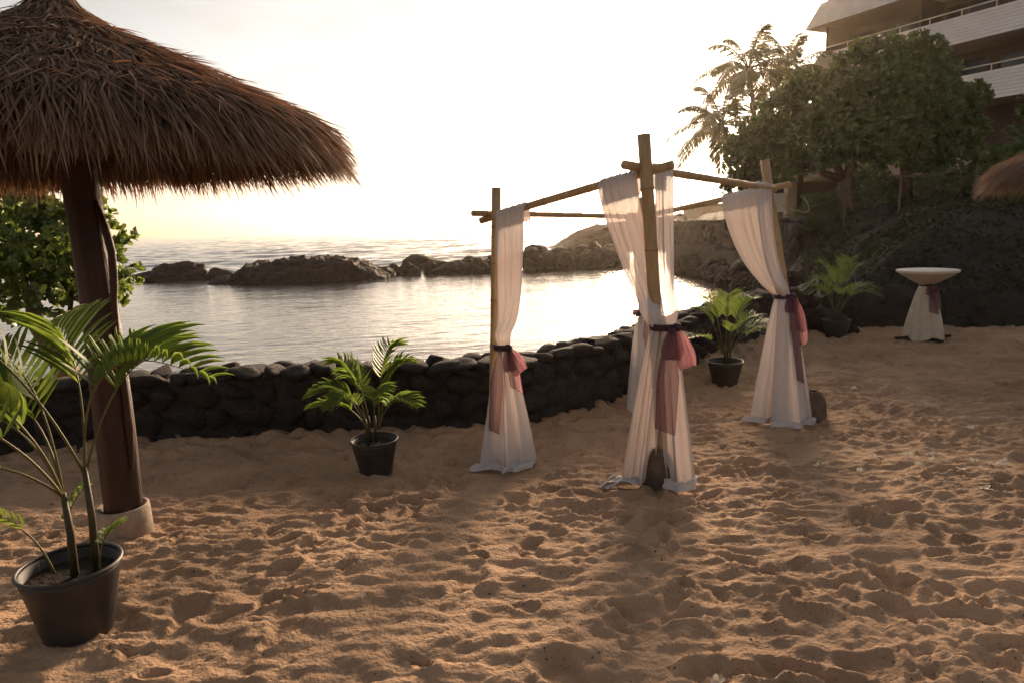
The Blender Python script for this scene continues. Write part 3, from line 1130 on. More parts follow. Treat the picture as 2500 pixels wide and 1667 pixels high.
link('crown', np_mesh('crown', V, Q, T), tree, M['leafa'], False)


def limb(mb, a, b, ra, rb, rgx, n=7, wob=0.12):
    a, b = Vector(a), Vector(b)
    pts = []
    for i in range(n):
        f = i / (n - 1)
        q = a.lerp(b, f)
        q += Vector((rgx.uniform(-1, 1), rgx.uniform(-1, 1), rgx.uniform(-0.4, 0.6))) * wob * math.sin(math.pi * f)
        pts.append(q)
    mb.tube(pts, [ra + (rb - ra) * i / (n - 1) for i in range(n)], 9)
    return pts


rgx = random.Random(4)
mb = MB()
limb(mb, (0.0, 0, -0.3), (-0.2, 0.1, 1.3), 0.30, 0.22, rgx)
mb.build('trunk', M['bark'], tree, True)
mb = MB()
limb(mb, (1.9, 0.3, -0.3), (1.7, 0.2, 1.8), 0.22, 0.16, rgx)
mb.build('trunk', M['bark'], tree, True)
mains = []
for st, tips in (((-0.2, 0.1, 1.25), ((-2.6, -0.4, 2.0), (-1.5, 0.2, 3.3), (0.1, -0.6, 2.9), (0.5, 0.5, 4.0))), ((1.7, 0.2, 1.7), ((1.2, 0.2, 4.0), (2.6, 0.2, 3.6), (1.7, -0.8, 3.0)))):
    for tp_ in tips:
        mb = MB()
        pp = limb(mb, st, tp_, 0.13, 0.07, rgx, 9, 0.13)
        mb.build('branch', M['bark'], tree, True)
        mains.append(pp)
for lb in lobes:
    tgt = Vector(np.array(lb[:3]) - TB)
    pp = min(mains, key=lambda p_: (p_[6] - tgt).length)
    mb = MB()
    limb(mb, pp[6], tgt, 0.06, 0.02, rgx, 6, 0.15)
    mb.build('branch', M['bark'], tree, True)

# understory shrubs on the terrace, behind the fence
def shrub(name, label, base, lobes_, n, leaf, mat_, seed, nleaf=7, wid=0.26, group=None, stems=3, sr=0.03):
    rng = np.random.default_rng(seed)
    b = np.array(base, float)
    cp, co, ci = crown(lobes_, n, rng, 0.45)
    root = empty(name, base)
    tag(root, label, 'shrub', group)
    tcx = np.clip(0.5 + 0.9 * pn(cp[:, 0] * 2, cp[:, 2] * 2, 3), 0, 1)
    V, Q, T = rosettes(cp - b, co, nleaf, leaf, wid, rng, LEAFP, 0.95, tcx)
    link('crown', np_mesh('crown', V, Q, T), root, mat_, False)
    rx = random.Random(seed)
    for k in range(stems):
        l = lobes_[k % len(lobes_)]
        mb = MB()
        limb(mb, (rx.uniform(-0.1, 0.1), rx.uniform(-0.1, 0.1), -0.15), tuple(np.array(l[:3]) - b), sr, sr * 0.4, rx, 6, 0.1)
        mb.build('stem', M['bark'], root, True)
    return root


for i, (x, y, s, lab) in enumerate([(10.35, 23.0, 0.55, 'small leafy shrub next to the cream gate pillar'), (11.6, 22.6, 0.75, 'dark shrub behind the wire fence left of the tree trunk'),
                                    (13.6, 21.0, 1.0, 'dark shrub below the right side of the big tree'), (15.2, 19.4, 1.25, 'tall dark shrub at the right end of the terrace'),
                                    (12.6, 17.2, 0.7, 'low dark shrub on the slope above the table'), (14.6, 16.6, 0.95, 'bushy dark shrub on the slope near the right thatch'),
                                    (17.6, 21.5, 1.7, 'large dark shrub under the lowest balcony')]):
    z = float(land_z(np.array([x]), np.array([y]))[0])
    shrub('shrub', lab, (x, y, z), [(x, y, z + s * 0.9, s, s, s * 0.95), (x + s * 0.6, y - 0.2, z + s * 0.6, s * 0.7, s * 0.7, s * 0.6), (x - s * 0.6, y + 0.1, z + s * 0.5, s * 0.65, s * 0.6, s * 0.5)],
          int(520 * s + 200), (0.1, 0.19), M['leafa'], 60 + i)

# glossy shrub behind the wall at the left
SB = (-5.75, 8.6, -0.6)
shrub('glossy_shrub', 'glossy green beach shrub behind the left umbrella post above the lagoon', SB,
      [(-5.55, 8.9, 1.75, 0.52, 0.6, 0.52), (-6.3, 8.8, 1.75, 0.8, 0.7, 0.75), (-5.35, 8.9, 1.3, 0.42, 0.5, 0.45), (-6.2, 8.6, 1.25, 0.6, 0.6, 0.45), (-7.1, 8.9, 1.5, 0.8, 0.8, 0.8), (-5.7, 8.9, 2.25, 0.45, 0.5, 0.35), (-6.6, 8.9, 2.3, 0.6, 0.6, 0.4)],
      1500, (0.07, 0.125), M['leafb'], 91, 10, 0.27, None, 2, 0.05)
sh = [o for o in bpy.data.objects if o.name == 'glossy_shrub'][0]
mb = MB()
mb.tube([(0.25, 0, -0.3), (0.2, 0, 0.35), (0.02, -0.05, 0.85), (-0.2, -0.1, 1.35), (-0.3, 0, 1.8)], [0.17, 0.14, 0.12, 0.1, 0.06], 10)
mb.build('trunk', M['shrubbark'], sh, True)
# the spit of ground that shrub stands on
mb_ = rock_mesh('boulder', 3, 0.3, 55)
o = link('shore_rock', mb_, None, M['searock'])
o.location = (-6.3, 8.9, -1.2)
o.scale = (1.6, 1.5, 0.75)
tag(o, 'dark shore rock under the glossy shrub behind the wall', 'rock')

# ------------------------------------------------------------------ palms
def bez(p0, p1, p2, n):
    p0, p1, p2 = Vector(p0), Vector(p1), Vector(p2)
    return [p0 * (1 - t) ** 2 + p1 * 2 * t * (1 - t) + p2 * t * t for t in [i / (n - 1) for i in range(n)]]


# a single leaflet: unit length along +X, folded along the middle, drooping to the tip
def leaflet_mesh():
    mb = MB()
    rows = [(0, 0.12, 0), (0.15, 0.8, 0.01), (0.4, 1.0, -0.005), (0.7, 0.75, -0.06), (0.9, 0.35, -0.15), (1.0, 0.04, -0.22)]
    vs, fs = [], []
    for (a, hw, z) in rows:
        vs += [(a, -0.5 * hw, z + 0.12 * hw), (a, 0, z), (a, 0.5 * hw, z + 0.12 * hw)]
    for i in range(len(rows) - 1):
        for k in (0, 1):
            fs.append((3 * i + k, 3 * i + k + 1, 3 * i + k + 4, 3 * i + k + 3))
    mb.add(vs, fs)
    me = mb.mesh('leaflet')
    me.materials.append(M['leaflet'])
    return me


LEAFLET = leaflet_mesh()


def frond(root, pts_world, L, Wd, n, rx, single=True, start=0.3, fwd=0.75, up_bias=0.35, matp='petiole', leafmat='leaflet', droop=0.0, rad0=0.0065, side_up=None):
    """pinnate frond along a curve; leaflets are objects of their own when single"""
    o0 = root.location
    c = bez(*pts_world, 18)
    mb = MB()
    mb.tube([q - o0 for q in c], [rad0 * (1 - 0.85 * i / 17) for i in range(18)], 6)
    fr = mb.build('frond', M[matp], root, True)
    base, dirs, nr, LL = [], [], [], []
    for k in range(n):
        f = start + (1 - start) * (k + 0.5) / n
        i = min(16, int(f * 17))
        g = f * 17 - i
        p_ = c[i].lerp(c[i + 1], g)
        tan = (c[i + 1] - c[i]).normalized()
        sd = tan.cross(Vector((0, 0, 1)))
        if sd.length < 0.15:
            sd = Vector((1, 0, 0)) if side_up is None else side_up
        sd.normalize()
        un = sd.cross(tan).normalized()
        env = math.sin(math.pi * min(1, (0.18 + 0.82 * (f - start) / (1 - start)) ** 0.8 * 0.95)) ** 0.6
        for s_ in (-1, 1):
            ln = L * env * rx.uniform(0.85, 1.1)
            d = sd * s_ + tan * (fwd + 0.9 * max(0, f - 0.75) + rx.uniform(-0.1, 0.1)) + un * (up_bias + rx.uniform(-0.15, 0.15))
            d.normalize()
            if droop:
                d = (d + Vector((0, 0, -droop * rx.uniform(0.6, 1.2)))).normalized()
            base.append(p_ - o0)
            dirs.append(d)
            nn = un - d * un.dot(d)
            nr.append(nn.normalized())
            LL.append(ln)
    if single:
        for b_, d, nn, ln in zip(base, dirs, nr, LL):
            o = link('leaflet', LEAFLET, fr)
            y = nn.cross(d).normalized()
            wv = Wd * (0.55 + 0.45 * ln / L)
            mt = Matrix(((d.x * ln, y.x * wv, nn.x * ln, b_.x), (d.y * ln, y.y * wv, nn.y * ln, b_.y), (d.z * ln, y.z * wv, nn.z * ln, b_.z), (0, 0, 0, 1)))
            o.matrix_local = mt
    else:
        V, Q, T = strips(np.array(base), np.array(dirs), np.array(nr), np.array(LL), Wd * 0.5,
                         [(0, 0.15, 0), (0.2, 0.9, 0.01), (0.5, 1, -0.02), (0.8, 0.6, -0.09), (1, 0.05, -0.2)], np.random.default_rng(len(base)).uniform(0, 1, len(base)))
        link('leaflets', np_mesh('leaflets', V, Q, T), fr, M[leafmat])
    return fr


def pot(root, r_top, r_bot, h):
    mb = MB()
    rm = r_top
    prof = [(0.0, 0.0), (r_bot * 0.96, 0.0), (r_bot, 0.01), (rm * 0.93, h * 0.86), (rm * 0.94, h * 0.87), (rm * 0.955, h * 0.955),
            (rm * 0.90, h * 0.955), (rm * 0.87, h * 0.80), (0.0, h * 0.80)]
    mb.lathe(prof, (0, 0, 0), 48)
    pt = mb.build('pot', M['pot'], root, True)
    mb = MB()
    pr = []
    for k in range(9):
        t_ = 2 * math.pi * k / 8
        pr.append((rm * 0.965 + 0.035 * rm * math.cos(t_) * 1.2, h * 0.975 + 0.025 * h * math.sin(t_)))
    mb.lathe(pr, (0, 0, 0), 48)
    mb.build('rim', M['pot'], pt, True)
    mb = MB()
    mb.lathe([(0, h * 0.84), (rm * 0.4, h * 0.835), (rm * 0.872, h * 0.815)], (0, 0, 0), 24)
    mb.build('soil', M['soil'], pt, True)
    return pt


# the nearest palm, in the left corner
b0 = Vector((-1.96, 2.78, g0(0, 2.78) - 0.01))
p1 = empty('potted_palm', b0)
tag(p1, 'large potted palm in the near left corner, in front of the umbrella post', 'potted palm')
pot(p1, 0.205, 0.135, 0.335)
rx = random.Random(12)
for (pts, rr) in [([(-1.93, 2.76, 0.36), (-1.915, 2.75, 0.55), (-1.92, 2.75, 0.74)], 0.0155), ([(-1.86, 2.80, 0.36), (-1.84, 2.79, 0.6), (-1.835, 2.78, 0.84)], 0.015)]:
    mb = MB()
    mb.tube([Vector(q) - b0 for q in pts], [rr * 1.15, rr, rr * 0.7], 9)
    mb.build('cane', M['cane'], p1, True)
S1, S2 = (-1.92, 2.75, 0.72), (-1.835, 2.78, 0.80)
F1 = [(S2, (-1.76, 2.72, 1.52), (-1.20, 2.66, 1.22), 0.29, 0.0125, 18, 0.36),
      (S1, (-1.93, 2.6, 1.35), (-2.45, 2.4, 1.45), 0.3, 0.0125, 16, 0.36),
      (S1, (-2.06, 2.9, 1.3), (-2.5, 3.0, 1.0), 0.28, 0.0125, 15, 0.36),
      (S2, (-1.86, 2.95, 1.42), (-2.2, 3.2, 1.38), 0.28, 0.0125, 15, 0.36),
      (S1, (-1.93, 2.45, 1.25), (-2.14, 2.1, 1.3), 0.28, 0.014, 14, 0.36),
      (S2, (-1.74, 2.95, 1.35), (-1.62, 3.25, 1.22), 0.27, 0.016, 15, 0.4),
      (S1, (-2.0, 2.7, 1.2), (-2.3, 2.62, 1.12), 0.25, 0.016, 13, 0.42)]
for (a, b_, c, L, W_, n, st) in F1:
    frond(p1, (a, b_, c), L, W_, n, rx, True, st, 0.8, 0.8)
for (a, b_, c, L, W_, n, st) in [(S1, (-2.0, 2.85, 1.45), (-2.35, 2.9, 1.28), 0.3, 0.017, 20, 0.34), (S2, (-1.95, 2.6, 1.55), (-2.4, 2.5, 1.62), 0.3, 0.017, 20, 0.34), (S1, (-2.1, 2.6, 1.05), (-2.45, 2.5, 0.85), 0.26, 0.017, 17, 0.36)]:
    frond(p1, (a, b_, c), L, W_, n, rx, False, st, 0.85, 0.5)
for (a, b_, c, L, W_, n) in [((-2.0, 2.74, 0.38), (-2.07, 2.72, 0.72), (-2.32, 2.66, 0.66), 0.10, 0.014, 9), ((-1.97, 2.8, 0.38), (-1.98, 2.8, 0.68), (-1.86, 2.84, 0.74), 0.10, 0.014, 8),
                             ((-1.82, 2.76, 0.37), (-1.80, 2.75, 0.56), (-1.68, 2.73, 0.6), 0.08, 0.012, 7)]:
    frond(p1, (a, b_, c), L, W_, n, rx, True, 0.4, rad0=0.005)


def small_palm(loc, label, h, spread, n, seed, rtop, ph, single=False, lean=None, nl=20, Lf=0.21, Wd=0.013):
    b = Vector(loc)
    root = empty('potted_palm', b)
    tag(root, label, 'potted palm')
    pot(root, rtop, rtop * 0.66, ph)
    rx = random.Random(seed)
    for k in range(4):
        a = rx.uniform(0, 6.28)
        mb = MB()
        mb.tube([(0.05 * math.cos(a), 0.05 * math.sin(a), ph * 0.8), (0.06 * math.cos(a), 0.06 * math.sin(a), ph + h * 0.22)], [0.012, 0.009], 7)
        mb.build('cane', M['cane'], root, True)
    for k in range(n):
        a = 2 * math.pi * (k + rx.uniform(-0.3, 0.3)) / n if lean is None else lean[k][0]
        e = rx.uniform(0.35, 1.0) if lean is None else lean[k][1]      # 1 = upright
        sp = spread * rx.uniform(0.85, 1.15) * (1.15 - 0.45 * e)
        tip = h * (0.38 + 0.55 * e) * rx.uniform(0.92, 1.08)
        st = b + Vector((0.05 * math.cos(a), 0.05 * math.sin(a), ph + h * 0.1))
        md = b + Vector((sp * 0.38 * math.cos(a), sp * 0.38 * math.sin(a), ph + tip * (1.05 + 0.15 * (1 - e))))
        tp = b + Vector((sp * math.cos(a), sp * math.sin(a), ph + tip * (0.95 if e > 0.6 else 0.78)))
        frond(root, (st, md, tp), Lf * rx.uniform(0.9, 1.1), Wd, nl, rx, single, 0.34, 0.8, up_bias=0.5, rad0=0.006)
    return root


small_palm((-1.09, 5.08, g0(0, 5.08)), 'potted areca palm against the stone wall left of the arch', 0.74, 0.44, 9, 3, 0.185, 0.28, True,
           [(0.15, 0.9), (0.9, 1.0), (2.9, 0.8), (3.3, 0.35), (-0.5, 0.25), (2.3, 0.6), (-2.2, 0.3), (-1.2, 0.45), (3.0, 0.1)], 19, 0.19, 0.0115)
small_palm((2.56, 8.05, g0(0, 8.05)), 'potted palm by the wall between the two right curtained posts', 0.86, 0.62, 9, 8, 0.215, 0.30, False,
           [(3.0, 0.75), (1.2, 1.0), (0.5, 0.9), (-0.2, 0.4), (-0.6, 0.25), (2.0, 0.8), (-1.6, 0.4), (0.1, 0.6), (3.6, 0.15)])
small_palm((5.3, 11.0, g0(0, 11)), 'tall potted palm against the dark bank left of the cocktail table', 1.08, 0.55, 11, 14, 0.225, 0.30, False,
           [(2.6, 1.0), (0.1, 0.85), (0.6, 0.9), (3.1, 0.4), (-0.3, 0.4), (-0.8, 0.25), (2.2, 0.6), (-1.8, 0.35), (1.2, 0.75), (3.4, 0.2), (0.2, 0.2)], 24, 0.24, 0.013)


def coconut(loc, label, h, bend, n, L, seed, group='coconut palms behind the tree'):
    b = Vector(loc)
    root = empty('coconut_palm', b)
    tag(root, label, 'palm tree', group)
    rx = random.Random(seed)
    c = bez((0, 0, -0.5), (bend[0] * 0.3, bend[1] * 0.3, h * 0.55), (bend[0], bend[1], h), 16)
    mb = MB()
    mb.tube(c, [0.17 - 0.07 * i / 15 + 0.01 * (i % 2) for i in range(16)], 10)
    mb.build('trunk', M['cocotrunk'], root, True)
    top = b + c[-1]
    for k in range(n):
        a = 2.4 * k + rx.uniform(-0.25, 0.25)
        el = rad(82 - 108 * (k / (n - 1)) ** 0.85 + rx.uniform(-6, 6))
        d = Vector((math.cos(el) * math.cos(a), math.cos(el) * math.sin(a), math.sin(el)))
        Lk = L * rx.uniform(0.88, 1.08)
        md = top + d * (Lk * 0.62) + Vector((0, 0, 0.10 * Lk))
        tp = top + d * (Lk * 0.92) + Vector((0.18 * Lk * math.cos(a), 0.18 * Lk * math.sin(a), -Lk * (0.12 + 0.36 * math.cos(el))))
        frond(root, (top, md, tp), 0.78 * rx.uniform(0.9, 1.1), 0.065, 46, rx, False, 0.12, 0.7, 0.05, 'petiole', 'coco', 0.5, 0.05)
    for k in range(7):
        a = rx.uniform(0, 6.28)
        mb = MB()
        mb.lathe([(0, -0.14), (0.09, -0.09), (0.12, 0), (0.09, 0.1), (0, 0.14)], tuple(c[-1] + Vector((0.25 * math.cos(a), 0.25 * math.sin(a), -0.25))), 9)
        mb.build('coconut', M['cocotrunk'], root, True)


coconut((13.9, 38.0, 1.6), 'tallest coconut palm with full crown left of the hotel', 7.8, (-0.9, 0), 19, 3.1, 3)
coconut((12.2, 35.0, 1.6), 'shorter coconut palm in front, lowest crown beside the sun', 4.7, (-1.5, 0), 16, 2.9, 5)
coconut((17.6, 42.0, 1.6), 'coconut palm farther back with drooping fronds against the hotel', 8.4, (-0.9, 0), 17, 3.1, 9)
coconut((20.6, 47.0, 1.6), 'coconut palm half hidden behind the tree top', 8.0, (-0.7, 0), 15, 3.0, 15)

# ------------------------------------------------------------------ thatched umbrellas
def roof_z(r):
    return np.interp(r, [0, 0.05, 0.12, 0.26, 0.65, 1.12, 1.34, 1.52], [3.26, 3.14, 3.05, 2.94, 2.76, 2.53, 2.42, 2.30])


def thatch_umbrella(loc, label):
    b = Vector(loc)
    root = empty('thatched_umbrella', b)
    tag(root, label, 'umbrella', 'thatched beach umbrellas')
    dz = -0.02
    rng = np.random.default_rng(8)
    # driftwood post: leaning strand beside a thick trunk
    mb = MB()
    n = 26
    pts, rr = [], []
    V, F = [], []
    ns = 26
    for i in range(n):
        f = i / (n - 1)
        z = 0.12 + f * 2.85
        r = 0.10 - 0.014 * f + 0.005 * math.sin(f * 9)
        for k in range(ns):
            t_ = 2 * math.pi * k / ns
            q = r * (1 + 0.06 * math.sin(3 * t_ + f * 2) + 0.035 * math.sin(7 * t_ - f * 3) + 0.02 * math.sin(13 * t_ + f * 5))
            V.append((q * math.cos(t_) + 0.02 * math.sin(f * 4), q * math.sin(t_), z))
    for i in range(n - 1):
        for k in range(ns):
            F.append((i * ns + k, i * ns + (k + 1) % ns, (i + 1) * ns + (k + 1) % ns, (i + 1) * ns + k))
    mb.add(V, F)
    post = mb.build('post', M['wood'], root, True)
    mb = MB()
    zz = [0.45, 0.7, 0.95, 1.2, 1.42, 1.58, 1.72, 1.86, 2.0]
    xx = [0.105, 0.124, 0.128, 0.122, 0.128, 0.148, 0.155, 0.135, 0.10]
    mb.tube([(x, -0.035, z) for x, z in zip(xx, zz)], [0.012, 0.024, 0.02, 0.018, 0.02, 0.022, 0.022, 0.022, 0.012], 8)
    mb.build('root_strand', M['wood'], post, True)
    mb = MB()
    mb.lathe([(0.158, -0.12), (0.152, 0.12), (0.147, 0.205), (0.137, 0.212), (0.12, 0.205), (0.11, 0.15)], (0, 0, 0), 30)
    mb.build('collar', M['collar'], root, True)
    # rafters and purlin rings under the thatch
    for k in range(10):
        a = 2 * math.pi * k / 10
        mb = MB()
        mb.tube([(r * math.cos(a), r * math.sin(a), float(roof_z(r)) - 0.14 + dz) for r in (0.08, 0.5, 0.9, 1.24)], 0.024, 7)
        mb.build('rafter', M['pole'], root, True)
    for r in (0.4, 0.75, 1.05, 1.22):
        mb = MB()
        mb.tube([(r * math.cos(2 * math.pi * k / 30), r * math.sin(2 * math.pi * k / 30), float(roof_z(r)) - 0.11 + dz) for k in range(31)], 0.014, 6, False)
        mb.build('purlin_ring', M['pole'], root, True)
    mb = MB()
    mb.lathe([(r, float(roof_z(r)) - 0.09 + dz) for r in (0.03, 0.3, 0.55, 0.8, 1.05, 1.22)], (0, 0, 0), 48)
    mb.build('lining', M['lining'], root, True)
    # thatch: courses of split palm blades
    Ncourse = 17
    bs, ds, ns_, Ls, Ws, Ts, Cu = [], [], [], [], [], [], []

    def course(r, n, L, W_, lift, thick, sag, jit=0.30, tone=(0.0, 1.0)):
        th = rng.uniform(0, 2 * math.pi, n)
        rr_ = r + rng.uniform(-0.05, 0.05, n)
        rr_ = np.clip(rr_, 0.03, 1.6)
        slope_ = (roof_z(rr_ + 0.03) - roof_z(rr_ - 0.03)) / 0.06
        rad_ = np.stack([np.cos(th), np.sin(th), np.zeros(n)], -1)
        tang = np.stack([-np.sin(th), np.cos(th), np.zeros(n)], -1)
        down = rad_ + np.stack([np.zeros(n), np.zeros(n), slope_], -1)
        down /= np.linalg.norm(down, axis=1, keepdims=True)
        nor = np.cross(tang, -down)
        nor *= np.sign(nor[:, 2:3])
        base = rad_ * rr_[:, None]
        base[:, 2] = roof_z(rr_) + dz - rng.uniform(0, thick, n)
        d = down + tang * (rng.normal(size=(n, 1)) * jit) + nor * (lift + rng.normal(size=(n, 1)) * 0.09)
        bs.append(base)
        ds.append(d)
        ns_.append(nor + tang * rng.normal(size=(n, 1)) * 0.45)
        Ls.append(rng.uniform(0.75, 1.2, n) * L)
        Ws.append(rng.uniform(0.6, 1.25, n) * W_)
        clump = 0.5 + 0.7 * pn(th * 9, rr_ * 7, 4)
        Ts.append(np.clip(tone[0] + (tone[1] - tone[0]) * (0.55 * rng.uniform(0, 1, n) + 0.45 * clump), 0, 1))
        cu = np.zeros((n, 3))
        cu[:, 2] = -sag * rng.uniform(0.5, 1.4, n)
        cu += tang * (rng.normal(size=(n, 1)) * 0.10)
        Cu.append(cu)
    course(0.05, 170, 0.26, 0.013, 0.02, 0.03, 0.05, 0.12, (0.5, 1.0))
    for k in range(Ncourse):
        f = k / (Ncourse - 1)
        r = 0.09 + 1.12 * f
        course(r, int(300 + 2500 * r), 0.19 + 0.07 * f, 0.0046, 0.07, 0.05, 0.10 + 0.12 * f, 0.32)
    # eave: thick layers that bend over and hang
    for k in range(6):
        course(1.15 + 0.032 * k, 2300, 0.24, 0.0046, 0.02, 0.14, 0.50, 0.28, (0.1, 0.9))
    for r in (0.3, 0.6, 0.85, 1.05, 1.2):
        course(r, int(420 * r + 60), 0.20, 0.004, 0.34, 0.02, 0.25, 0.5)
    course(1.22, 1500, 0.22, 0.005, 0.14, 0.10, 0.3, 0.35)
    V, Q, T = strips(np.concatenate(bs), np.concatenate(ds), np.concatenate(ns_), np.concatenate(Ls), np.concatenate(Ws),
                     [(0, 0.7, 0), (0.3, 1.0, 0.012), (0.6, 0.9, 0.01), (0.85, 0.5, 0.03), (1, 0.06, 0.05)], np.concatenate(Ts), np.concatenate(Cu))
    link('thatch', np_mesh('thatch', V, Q, T), root, M['thatch'], False, 'stuff')
    # hanging inner fringe below the eave ring
    n = 2600
    th = rng.uniform(0, 2 * math.pi, n)
    clus = pn(th * 14, th * 0 + 0.5, 9)
    r_ = rng.uniform(1.1, 1.30, n)
    base = np.stack([r_ * np.cos(th), r_ * np.sin(th), roof_z(r_) - 0.07 + dz], -1)
    d = np.stack([0.25 * np.cos(th), 0.25 * np.sin(th), -np.ones(n)], -1) + rng.normal(size=(n, 3)) * 0.13
    Lf = (0.22 + 0.12 * clus) * rng.uniform(0.8, 1.3, n)
    V, Q, T = strips(base, d, np.stack([np.cos(th), np.sin(th), th * 0 + 0.2], -1) + rng.normal(size=(n, 3)) * 0.5, Lf, rng.uniform(0.004, 0.011, n),
                     [(0, 0.9, 0), (0.5, 1, 0.01), (0.8, 0.6, 0), (1, 0.05, 0)], rng.uniform(0.0, 0.6, n))
    link('eave_fringe', np_mesh('eave_fringe', V, Q, T), root, M['thatch'], False, 'stuff')
    # twisted cap at the peak
    mb = MB()
    mb.lathe([(0.16, 3.01), (0.10, 3.07), (0.065, 3.14), (0.05, 3.24), (0.055, 3.32), (0.03, 3.38), (0, 3.39)], (0, 0, dz), 22, lambda t_, i: 1 + 0.12 * math.sin(9 * t_ + i))
    mb.build('cap', M['thatch'], root, True)
    return root


um = thatch_umbrella((-2.38, 3.9, g0(0, 3.9) - 0.02), 'big thatched beach umbrella on a driftwood post at the left')
um2 = copy_tree(um)
um2.location = (6.66, 7.15, g0(0, 7.15) + 0.06)
um2.rotation_euler = (0, 0, 2.1)
um2['label'] = 'thatched beach umbrella cut off by the right edge, only its eave showing'

# ------------------------------------------------------------------ bamboo arch
P1a, P1b = Vector((-0.20, 5.22, -0.2)), Vector((-0.08, 5.25, 2.07))
P2a, P2b = Vector((1.05, 4.6, -0.15)), Vector((0.89, 4.55, 2.34))
P3a, P3b = Vector((2.88, 6.5, -0.3)), Vector((2.39, 6.5, 2.31))
P4a, P4b = Vector((1.36, 7.0, -0.3)), Vector((1.35, 7.0, 2.02))
AR = Vector((1.2, 5.8, g0(0, 5.8)))
arch = empty('bamboo_arch', AR)
tag(arch, 'square wedding arch of four bamboo posts with crossed beams on the sand', 'arch')


def bamboo(name, a, b, r0_, r1_, parent, seed, gap=0.32):
    rx = random.Random(seed)
    a, b = Vector(a) - AR, Vector(b) - AR
    L = (b - a).length
    pts, rr = [a], [r0_]
    s = rx.uniform(0.08, gap)
    marks = []
    bend = Vector((rx.uniform(-1, 1), rx.uniform(-1, 1), rx.uniform(-1, 1))) * 0.008
    while s < L - 0.04:
        f = s / L
        r = r0_ + (r1_ - r0_) * f
        q = a.lerp(b, f) + bend * math.sin(math.pi * f)
        d = (b - a).normalized()
        pts += [q - d * 0.012, q - d * 0.004, q + d * 0.004, q + d * 0.012]
        rr += [r, r * 1.05, r * 1.07, r * 0.985]
        marks.append((q, r))
        s += gap * rx.uniform(0.85, 1.15)
    pts.append(b)
    rr.append(r1_)
    mb = MB()
    mb.tube(pts, rr, 18)
    o = mb.build(name, M['bamboo'], parent, True)
    d = (b - a).normalized()
    for q, r in marks:
        mb = MB()
        mb.tube([q - d * 0.0035, q + d * 0.0035], r * 1.078, 18, False)
        mb.build('node_ring', M['bamboo_node'], o, True)
    return o


bamboo('post', P1a, P1b, 0.034, 0.036, arch, 1)
bamboo('post', P2a, P2b, 0.042, 0.043, arch, 2, 0.42)
bamboo('post', P3a, P3b, 0.042, 0.040, arch, 3, 0.36)
bamboo('post', P4a, P4b, 0.036, 0.036, arch, 4)
B12 = (Vector((-0.21, 5.32, 1.83)), Vector((1.07, 4.50, 2.14)))
B23 = (Vector((0.75, 4.46, 2.145)), Vector((2.50, 6.50, 2.04)))
B43 = (Vector((1.22, 7.12, 1.80)), Vector((2.62, 6.44, 2.08)))
B14 = (Vector((-0.26, 5.17, 1.885)), Vector((1.42, 7.10, 1.82)))
bamboo('beam', *B12, 0.026, 0.029, arch, 5)
bamboo('beam', *B23, 0.029, 0.027, arch, 6)
bamboo('beam', *B43, 0.025, 0.030, arch, 7)
bamboo('beam', *B14, 0.023, 0.023, arch, 8)
for q, lean in ((Vector((1.02, 4.62)), 1), (Vector((2.92, 6.46)), 2)):
    mb = MB()
    mb.lathe([(0.125, -0.08), (0.13, 0.04), (0.124, 0.13), (0.106, 0.21), (0.075, 0.262), (0.052, 0.28), (0.04, 0.28)], (q.x - AR.x, q.y - AR.y, g0(0, q.y) - AR.z), 30,
             lambda t_, i: 1 + 0.03 * math.sin(3 * t_ + i))
    mb.build('footing', M['cement'], arch, True)
# rope lashed to the right post, running off to the terrace
mb = MB()
pts = bez((2.47, 6.5, 1.93), (5.5, 12, 1.6), (9.6, 22.6, 2.35), 24)
mb.tube(pts, 0.006, 5)
o = mb.build('guy_rope', M['bamboo'], None)
tag(o, 'thin slack rope tied from the right bamboo post to the terrace fence', 'rope')


